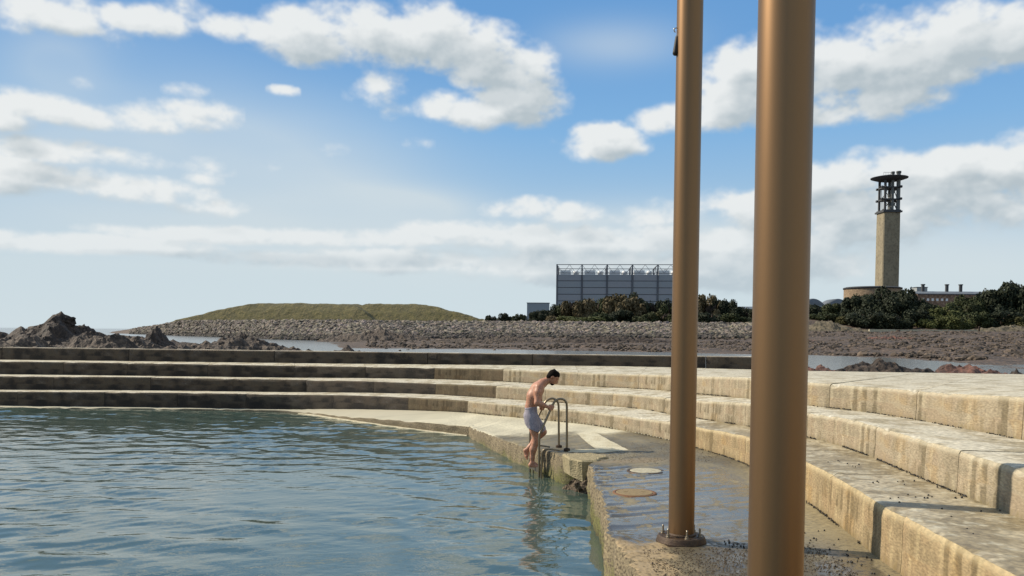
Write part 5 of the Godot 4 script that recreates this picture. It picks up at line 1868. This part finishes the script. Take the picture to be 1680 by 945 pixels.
# ------------------------------------------------------------------ the bather
func field_mesh(st: SurfaceTool, bones: Array, cell: float, k: float, clips := []):
	# bones: [a, b, radius at a, radius at b]; smooth union, meshed as surface nets
	var lo = Vector3.ONE * 1e9
	var hi = -lo
	for b in bones:
		var r = Vector3.ONE * (maxf(b[2], b[3]) + 3.0 * cell)
		lo = lo.min(b[0] - r).min(b[1] - r)
		hi = hi.max(b[0] + r).max(b[1] + r)
	var nx = int((hi.x - lo.x) / cell) + 2
	var ny = int((hi.y - lo.y) / cell) + 2
	var nz = int((hi.z - lo.z) / cell) + 2
	var acc = PackedFloat32Array()
	acc.resize(nx * ny * nz)
	for b in bones:
		var a: Vector3 = b[0]
		var ab: Vector3 = b[1] - b[0]
		var l2 = maxf(ab.length_squared(), 1e-8)
		var r = Vector3.ONE * (maxf(b[2], b[3]) + 3.5 * k + 2.0 * cell)
		var p0 = (a.min(b[1]) - r - lo) / cell
		var p1 = (a.max(b[1]) + r - lo) / cell
		for z in range(maxi(0, int(p0.z)), mini(nz, int(p1.z) + 1)):
			for y in range(maxi(0, int(p0.y)), mini(ny, int(p1.y) + 1)):
				for x in range(maxi(0, int(p0.x)), mini(nx, int(p1.x) + 1)):
					var p = lo + Vector3(x, y, z) * cell - a
					var t = clampf(p.dot(ab) / l2, 0.0, 1.0)
					var d = (p - ab * t).length() - lerpf(b[2], b[3], t)
					acc[(z * ny + y) * nx + x] += exp(-d / k)
	for i in acc.size():
		acc[i] = -k * log(acc[i]) if acc[i] > 1e-12 else 1.0
	for c in clips:
		var i = 0
		for z in nz:
			for y in ny:
				for x in nx:
					var d = (lo + Vector3(x, y, z) * cell - c[1]).dot(c[0])
					if d > acc[i]:
						acc[i] = d
					i += 1
	var sx = 1
	var sy = nx
	var sz = nx * ny
	var offs = [0, sx, sy, sx + sy, sz, sx + sz, sy + sz, sx + sy + sz]
	var corner = [Vector3(0, 0, 0), Vector3(1, 0, 0), Vector3(0, 1, 0), Vector3(1, 1, 0), Vector3(0, 0, 1), Vector3(1, 0, 1), Vector3(0, 1, 1), Vector3(1, 1, 1)]
	var edges = [[0, 1], [2, 3], [4, 5], [6, 7], [0, 2], [1, 3], [4, 6], [5, 7], [0, 4], [1, 5], [2, 6], [3, 7]]
	var at = {}
	for z in nz - 1:
		for y in ny - 1:
			for x in nx - 1:
				var i = (z * ny + y) * nx + x
				var m = 0
				for c in 8:
					if acc[i + offs[c]] < 0.0:
						m += 1
				if m == 0 or m == 8:
					continue
				var s = Vector3.ZERO
				var n = 0
				for e in edges:
					var va = acc[i + offs[e[0]]]
					var vb = acc[i + offs[e[1]]]
					if (va < 0.0) != (vb < 0.0):
						s += corner[e[0]].lerp(corner[e[1]], va / (va - vb))
						n += 1
				at[i] = lo + (Vector3(x, y, z) + s / n) * cell
	st.set_smooth_group(0)
	for i in at.keys():
		var inside = acc[i] < 0.0
		for ax in [[sx, sy, sz, Vector3(1, 0, 0)], [sy, sz, sx, Vector3(0, 1, 0)], [sz, sx, sy, Vector3(0, 0, 1)]]:
			var j = i + ax[0]
			if j >= acc.size() or (acc[j] < 0.0) == inside:
				continue
			var a = i - ax[1]
			var b = i - ax[1] - ax[2]
			var c = i - ax[2]
			if at.has(a) and at.has(b) and at.has(c):
				quad(st, at[i], at[a], at[b], at[c], ax[3] if inside else -ax[3])

func hand_bones(wrist: Vector3, palm: Vector3, rail: Vector3, rail_dir: Vector3, side: float) -> Array:
	# a fist closed round the rail: palm behind it, four fingers over it, thumb under
	var out = []
	var fwd = (rail - palm).normalized()
	var across = rail_dir.normalized()
	var nrm = fwd.cross(across).normalized()
	out.append([wrist, palm - fwd * 0.02, 0.024, 0.03])
	out.append([palm - across * 0.025, palm + across * 0.025, 0.024, 0.024])
	for f in 4:
		var o = across * (-0.033 + 0.022 * f)
		var ln = [0.9, 1.0, 0.97, 0.82][f]
		var k0 = palm + o + fwd * 0.012 + nrm * 0.012
		var k1 = rail + o + nrm * 0.032 * ln - fwd * 0.004
		var k2 = rail + o + fwd * 0.03 * ln + nrm * 0.01
		var k3 = rail + o + fwd * 0.022 - nrm * 0.02 * ln
		out.append([k0, k1, 0.0105, 0.0095])
		out.append([k1, k2, 0.0095, 0.0088])
		out.append([k2, k3, 0.0088, 0.0078])
	var tb = palm + across * 0.03 * side - nrm * 0.01
	out.append([tb, rail + across * 0.04 * side - nrm * 0.03, 0.012, 0.0105])
	out.append([rail + across * 0.04 * side - nrm * 0.03, rail + across * 0.02 * side - nrm * 0.03 + fwd * 0.022, 0.0105, 0.0085])
	return out

func bather():
	var t = thing("person", "bare chested person in pale grey swim shorts bending over the pool ladder, dark hair", "person", Vector3(0.38, -0.42, -14.3))
	var o = t.position
	var V = func(x, y, z): return Vector3(x, y, z) - o
	var body = []
	var bone = func(a, b, ra, rb): body.append([a, b, ra, rb])
	# trunk, bent forward
	for s in [-1.0, 1.0]:
		bone.call(V.call(0.333, 0.46, -14.35 + s * 0.075), V.call(0.325, 0.60, -14.35 + s * 0.062), 0.095, 0.088)
		bone.call(V.call(0.325, 0.60, -14.35 + s * 0.062), V.call(0.372, 0.78, -14.35 + s * 0.082), 0.09, 0.112)
		bone.call(V.call(0.372, 0.78, -14.35 + s * 0.082), V.call(0.432, 0.915, -14.35 + s * 0.085), 0.112, 0.1)
		bone.call(V.call(0.425, 0.80, -14.35 + s * 0.07), V.call(0.47, 0.88, -14.35 + s * 0.07), 0.075, 0.07)   # chest
		bone.call(V.call(0.385, 0.9, -14.35 + s * 0.09), V.call(0.375, 0.8, -14.35 + s * 0.11), 0.06, 0.05)    # shoulder blade
		bone.call(V.call(0.30, 0.44, -14.35 + s * 0.075), V.call(0.315, 0.36, -14.35 + s * 0.08), 0.085, 0.08)  # seat
		bone.call(V.call(0.515, 1.0, -14.35 + s * 0.04), V.call(0.45, 0.945, -14.35 + s * 0.15), 0.064, 0.064)  # trapezius
	bone.call(V.call(0.46, 0.955, -14.35), V.call(0.60, 1.05, -14.35), 0.085, 0.058)
	# right arm, near: shoulder, elbow tucked back, forearm to the front rail
	var wr = V.call(0.60, 0.615, -14.14)
	bone.call(V.call(0.452, 0.93, -14.17), V.call(0.435, 0.86, -14.135), 0.07, 0.06)
	bone.call(V.call(0.435, 0.86, -14.135), V.call(0.420, 0.685, -14.09), 0.057, 0.044)
	bone.call(V.call(0.420, 0.685, -14.09), V.call(0.50, 0.655, -14.105), 0.043, 0.042)
	bone.call(V.call(0.50, 0.655, -14.105), wr, 0.041, 0.027)
	# left arm, far, to the back rail
	var wl = V.call(0.50, 0.585, -14.575)
	bone.call(V.call(0.46, 0.93, -14.525), V.call(0.465, 0.86, -14.565), 0.06, 0.052)
	bone.call(V.call(0.465, 0.86, -14.565), V.call(0.475, 0.70, -14.61), 0.05, 0.042)
	bone.call(V.call(0.475, 0.70, -14.61), wl, 0.042, 0.028)
	# right leg, near, standing on the rung
	var ak = V.call(0.352, -0.33, -14.26)
	bone.call(V.call(0.345, 0.40, -14.255), V.call(0.385, 0.23, -14.25), 0.098, 0.084)
	bone.call(V.call(0.385, 0.23, -14.25), V.call(0.415, 0.05, -14.25), 0.08, 0.056)
	bone.call(V.call(0.418, 0.06, -14.25), V.call(0.408, 0.0, -14.25), 0.056, 0.054)
	bone.call(V.call(0.395, -0.01, -14.25), V.call(0.365, -0.11, -14.255), 0.052, 0.057)
	bone.call(V.call(0.365, -0.11, -14.255), V.call(0.352, -0.25, -14.26), 0.055, 0.037)
	bone.call(V.call(0.352, -0.25, -14.26), ak, 0.036, 0.036)
	# left leg, far: knee forward, lower leg swung back, foot pointing down
	var al = V.call(0.272, -0.14, -14.45)
	bone.call(V.call(0.35, 0.40, -14.445), V.call(0.44, 0.28, -14.45), 0.098, 0.082)
	bone.call(V.call(0.44, 0.28, -14.45), V.call(0.535, 0.165, -14.45), 0.08, 0.057)
	bone.call(V.call(0.54, 0.16, -14.45), V.call(0.50, 0.12, -14.45), 0.056, 0.053)
	bone.call(V.call(0.49, 0.12, -14.45), V.call(0.40, 0.01, -14.45), 0.053, 0.057)
	bone.call(V.call(0.40, 0.01, -14.45), V.call(0.31, -0.10, -14.45), 0.055, 0.037)
	bone.call(V.call(0.31, -0.10, -14.45), al, 0.036, 0.035)
	var st = new_st()
	field_mesh(st, body, 0.0125, 0.014)
	# feet
	var feet = []
	feet.append([ak, V.call(0.325, -0.375, -14.26), 0.036, 0.034])
	feet.append([V.call(0.325, -0.378, -14.26), V.call(0.43, -0.39, -14.245), 0.033, 0.03])
	feet.append([ak, V.call(0.42, -0.372, -14.25), 0.034, 0.03])
	for k in 5:
		var w = (k - 2) * 0.016
		feet.append([V.call(0.43, -0.392, -14.245 + w), V.call(0.492 - absf(k - 3) * 0.008, -0.402, -14.24 + w * 1.15), 0.0135, 0.0105 if k < 4 else 0.013])
	feet.append([al, V.call(0.238, -0.155, -14.45), 0.034, 0.03])
	feet.append([V.call(0.238, -0.16, -14.45), V.call(0.25, -0.25, -14.45), 0.032, 0.029])
	feet.append([al, V.call(0.268, -0.24, -14.45), 0.033, 0.026])
	for k in 5:
		var w = (k - 2) * 0.016
		feet.append([V.call(0.257, -0.25, -14.45 + w), V.call(0.268, -0.302 + absf(k - 3) * 0.007, -14.45 + w * 1.15), 0.0135, 0.0105])
	field_mesh(st, feet, 0.006, 0.008)
	# hands on the rails
	field_mesh(st, hand_bones(wr, V.call(0.628, 0.61, -14.135), V.call(0.662, 0.602, -14.155), Vector3(0.41, 0.91, -0.1), 1.0), 0.0045, 0.004)
	field_mesh(st, hand_bones(wl, V.call(0.51, 0.565, -14.60), V.call(0.535, 0.565, -14.643), Vector3(0.43, 0.9, -0.1), 1.0), 0.0045, 0.004)
	# head: bowed, facing along the ladder
	var head = []
	var C = V.call(0.695, 1.098, -14.35)
	var F = Vector3(0.80, -0.60, 0.0)     # the way the face looks
	var U = Vector3(0.60, 0.80, 0.0)      # towards the crown
	var R = Vector3(0, 0, 1)
	var hp = func(f, u, r): return C + F * f + U * u + R * r
	head.append([hp.call(-0.022, 0.028, -0.018), hp.call(-0.022, 0.028, 0.018), 0.082, 0.082])
	head.append([hp.call(0.02, 0.03, -0.016), hp.call(0.02, 0.03, 0.016), 0.07, 0.07])
	head.append([hp.call(0.025, -0.035, -0.018), hp.call(0.025, -0.035, 0.018), 0.058, 0.058])
	head.append([hp.call(0.045, -0.085, -0.012), hp.call(0.045, -0.085, 0.012), 0.034, 0.034])
	head.append([hp.call(-0.01, -0.05, -0.04), hp.call(0.04, -0.085, -0.018), 0.03, 0.028])
	head.append([hp.call(-0.01, -0.05, 0.04), hp.call(0.04, -0.085, 0.018), 0.03, 0.028])
	head.append([hp.call(0.085, 0.005, 0), hp.call(0.108, -0.034, 0), 0.009, 0.015])
	head.append([hp.call(0.098, -0.036, -0.01), hp.call(0.098, -0.036, 0.01), 0.01, 0.01])
	head.append([hp.call(0.078, 0.018, -0.035), hp.call(0.078, 0.018, 0.035), 0.014, 0.014])
	head.append([hp.call(0.084, -0.062, -0.016), hp.call(0.084, -0.062, 0.016), 0.008, 0.008])
	head.append([hp.call(0.080, -0.074, -0.013), hp.call(0.080, -0.074, 0.013), 0.009, 0.009])
	for s in [-1.0, 1.0]:
		head.append([hp.call(-0.012, 0.012, s * 0.083), hp.call(-0.02, -0.03, s * 0.08), 0.014, 0.011])
		head.append([hp.call(-0.024, 0.012, s * 0.09), hp.call(-0.026, -0.018, s * 0.088), 0.009, 0.008])
		head.append([hp.call(0.062, -0.012, s * 0.04), hp.call(0.06, -0.015, s * 0.045), 0.016, 0.016])
	head.append([hp.call(-0.03, -0.06, 0), V.call(0.58, 1.035, -14.35), 0.054, 0.057])
	field_mesh(st, head, 0.007, 0.008)
	put("body", done(st), M.skin, t)
	for s in [-1.0, 1.0]:
		var ey = new_st()
		lathe(ey, [[0.0, -0.01, 1], [0.009, -0.005, 1], [0.01, 0.0, 1], [0.009, 0.005, 1], [0.0, 0.01, 1]], 10, hp.call(0.073, -0.004, s * 0.033))
		put("eye", done(ey), M.black, t)
	# hair: a short cap over the back and top of the skull, and a beard
	var hair = []
	hair.append([hp.call(-0.026, 0.034, -0.018), hp.call(-0.026, 0.034, 0.018), 0.0885, 0.0885])
	hair.append([hp.call(0.02, 0.045, -0.016), hp.call(0.02, 0.045, 0.016), 0.066, 0.066])
	hair.append([hp.call(-0.05, -0.03, -0.03), hp.call(-0.05, -0.03, 0.03), 0.058, 0.058])
	for k in 22:
		var a = k * 2.4
		var f = 0.5 + 0.5 * sin(k * 5.3)
		var dir = (U * (0.35 + 0.65 * f) + F * cos(a) * 0.6 + R * sin(a) * 0.8).normalized()
		hair.append([hp.call(-0.015, 0.04, 0) + dir * 0.07, hp.call(-0.015, 0.04, 0) + dir * (0.084 + 0.006 * sin(k * 3.0)), 0.02, 0.012])
	var hs = new_st()
	field_mesh(hs, hair, 0.007, 0.008, [[(F * 0.62 - U * 0.78).normalized(), hp.call(0.02, 0.012, 0)]])
	put("hair", done(hs), M.hair, t)
	var beard = []
	beard.append([hp.call(0.05, -0.09, -0.014), hp.call(0.05, -0.09, 0.014), 0.036, 0.036])
	beard.append([hp.call(0.0, -0.045, 0.047), hp.call(0.04, -0.088, 0.02), 0.029, 0.029])
	beard.append([hp.call(0.0, -0.045, -0.047), hp.call(0.04, -0.088, -0.02), 0.029, 0.029])
	beard.append([hp.call(0.084, -0.052, -0.018), hp.call(0.084, -0.052, 0.018), 0.008, 0.008])
	var bs = new_st()
	field_mesh(bs, beard, 0.006, 0.005, [[(F * 0.9 + U * 0.42).normalized(), hp.call(0.078, -0.056, 0)]])
	put("beard", done(bs), M.hair, t)
	# shorts: loose over the thighs, waistband across the hips
	var sh = []
	for s in [-1.0, 1.0]:
		sh.append([V.call(0.33, 0.47, -14.35 + s * 0.075), V.call(0.325, 0.64, -14.35 + s * 0.064), 0.105, 0.1])
		sh.append([V.call(0.298, 0.44, -14.35 + s * 0.075), V.call(0.312, 0.36, -14.35 + s * 0.08), 0.096, 0.094])
	sh.append([V.call(0.345, 0.41, -14.255), V.call(0.392, 0.14, -14.25), 0.106, 0.1])
	sh.append([V.call(0.35, 0.41, -14.445), V.call(0.49, 0.215, -14.45), 0.106, 0.094])
	for k in 9:
		var a = k * 0.7
		sh.append([V.call(0.345 + 0.085 * cos(a), 0.38, -14.255 + 0.085 * sin(a)), V.call(0.392 + 0.086 * cos(a), 0.17, -14.25 + 0.086 * sin(a)), 0.016, 0.02])
	var cl = [[Vector3(-0.16, 0.985, 0).normalized(), V.call(0.33, 0.595, -14.35)], [Vector3(-0.38, -0.925, 0).normalized(), V.call(0.40, 0.2, -14.35)]]
	var ss = new_st()
	field_mesh(ss, sh, 0.0115, 0.012, cl)
	var shorts = put("swim_shorts", done(ss), M.shorts, t)
	var wb = []
	for s in [-1.0, 1.0]:
		wb.append([V.call(0.325, 0.55, -14.35 + s * 0.066), V.call(0.325, 0.66, -14.35 + s * 0.064), 0.106, 0.104])
	var ws = new_st()
	field_mesh(ws, wb, 0.011, 0.012, [[Vector3(-0.16, 0.985, 0).normalized(), V.call(0.33, 0.604, -14.35)], [Vector3(0.16, -0.985, 0).normalized(), V.call(0.33, 0.572, -14.35)]])
	put("waistband", done(ws), M.shorts, shorts)

func _ready():
	rng.seed = 20240
	# camera: standing on the deck, lens shifted up, held a touch off level
	var cam = Camera3D.new()
	cam.name = "camera"
	cam.projection = Camera3D.PROJECTION_FRUSTUM
	cam.near = 0.1
	cam.far = 30000.0
	cam.size = 2.0 * 0.1 * 472.5 / 1400.0
	cam.frustum_offset = Vector2(0.0, 0.1 * (597.0 - 472.5) / 1400.0)
	cam.position = Vector3(0, 1.85, 0)
	cam.rotation = Vector3(-0.037, 0.0, 0.008)
	add_child(cam)
	cam.current = true
	# sky
	var env = Environment.new()
	env.background_mode = Environment.BG_SKY
	env.background_energy_multiplier = 1.0
	env.tonemap_mode = Environment.TONE_MAPPER_LINEAR
	env.tonemap_exposure = EXPOSURE
	env.sdfgi_enabled = true
	env.ssao_enabled = true
	env.ssil_enabled = true
	var pano = PanoramaSkyMaterial.new()
	pano.panorama = make_sky()
	var sky = Sky.new()
	sky.sky_material = pano
	env.sky = sky
	var we = WorldEnvironment.new()
	we.name = "world_environment"
	we.environment = env
	add_child(we)
	# sun: from the left and a little beyond, 38 degrees up
	var sun = DirectionalLight3D.new()
	sun.name = "sun"
	sun.light_energy = 1.6
	sun.light_color = Color(1.0, 0.945, 0.86)
	sun.light_angular_distance = 0.5
	sun.shadow_enabled = true
	add_child(sun)
	var el = deg_to_rad(38.0)
	var to_sun = Vector3(-0.958 * cos(el), sin(el), -0.287 * cos(el))
	sun.look_at_from_position(to_sun * 100.0, Vector3.ZERO, Vector3.UP)
	make_materials()
	steps()
	deck()
	pool()
	land()
	mounds()
	rocks()
	seafront()
	works()
	tower()
	trees()
	poles()
	ladder()
	covers()
	shells()
	bather()
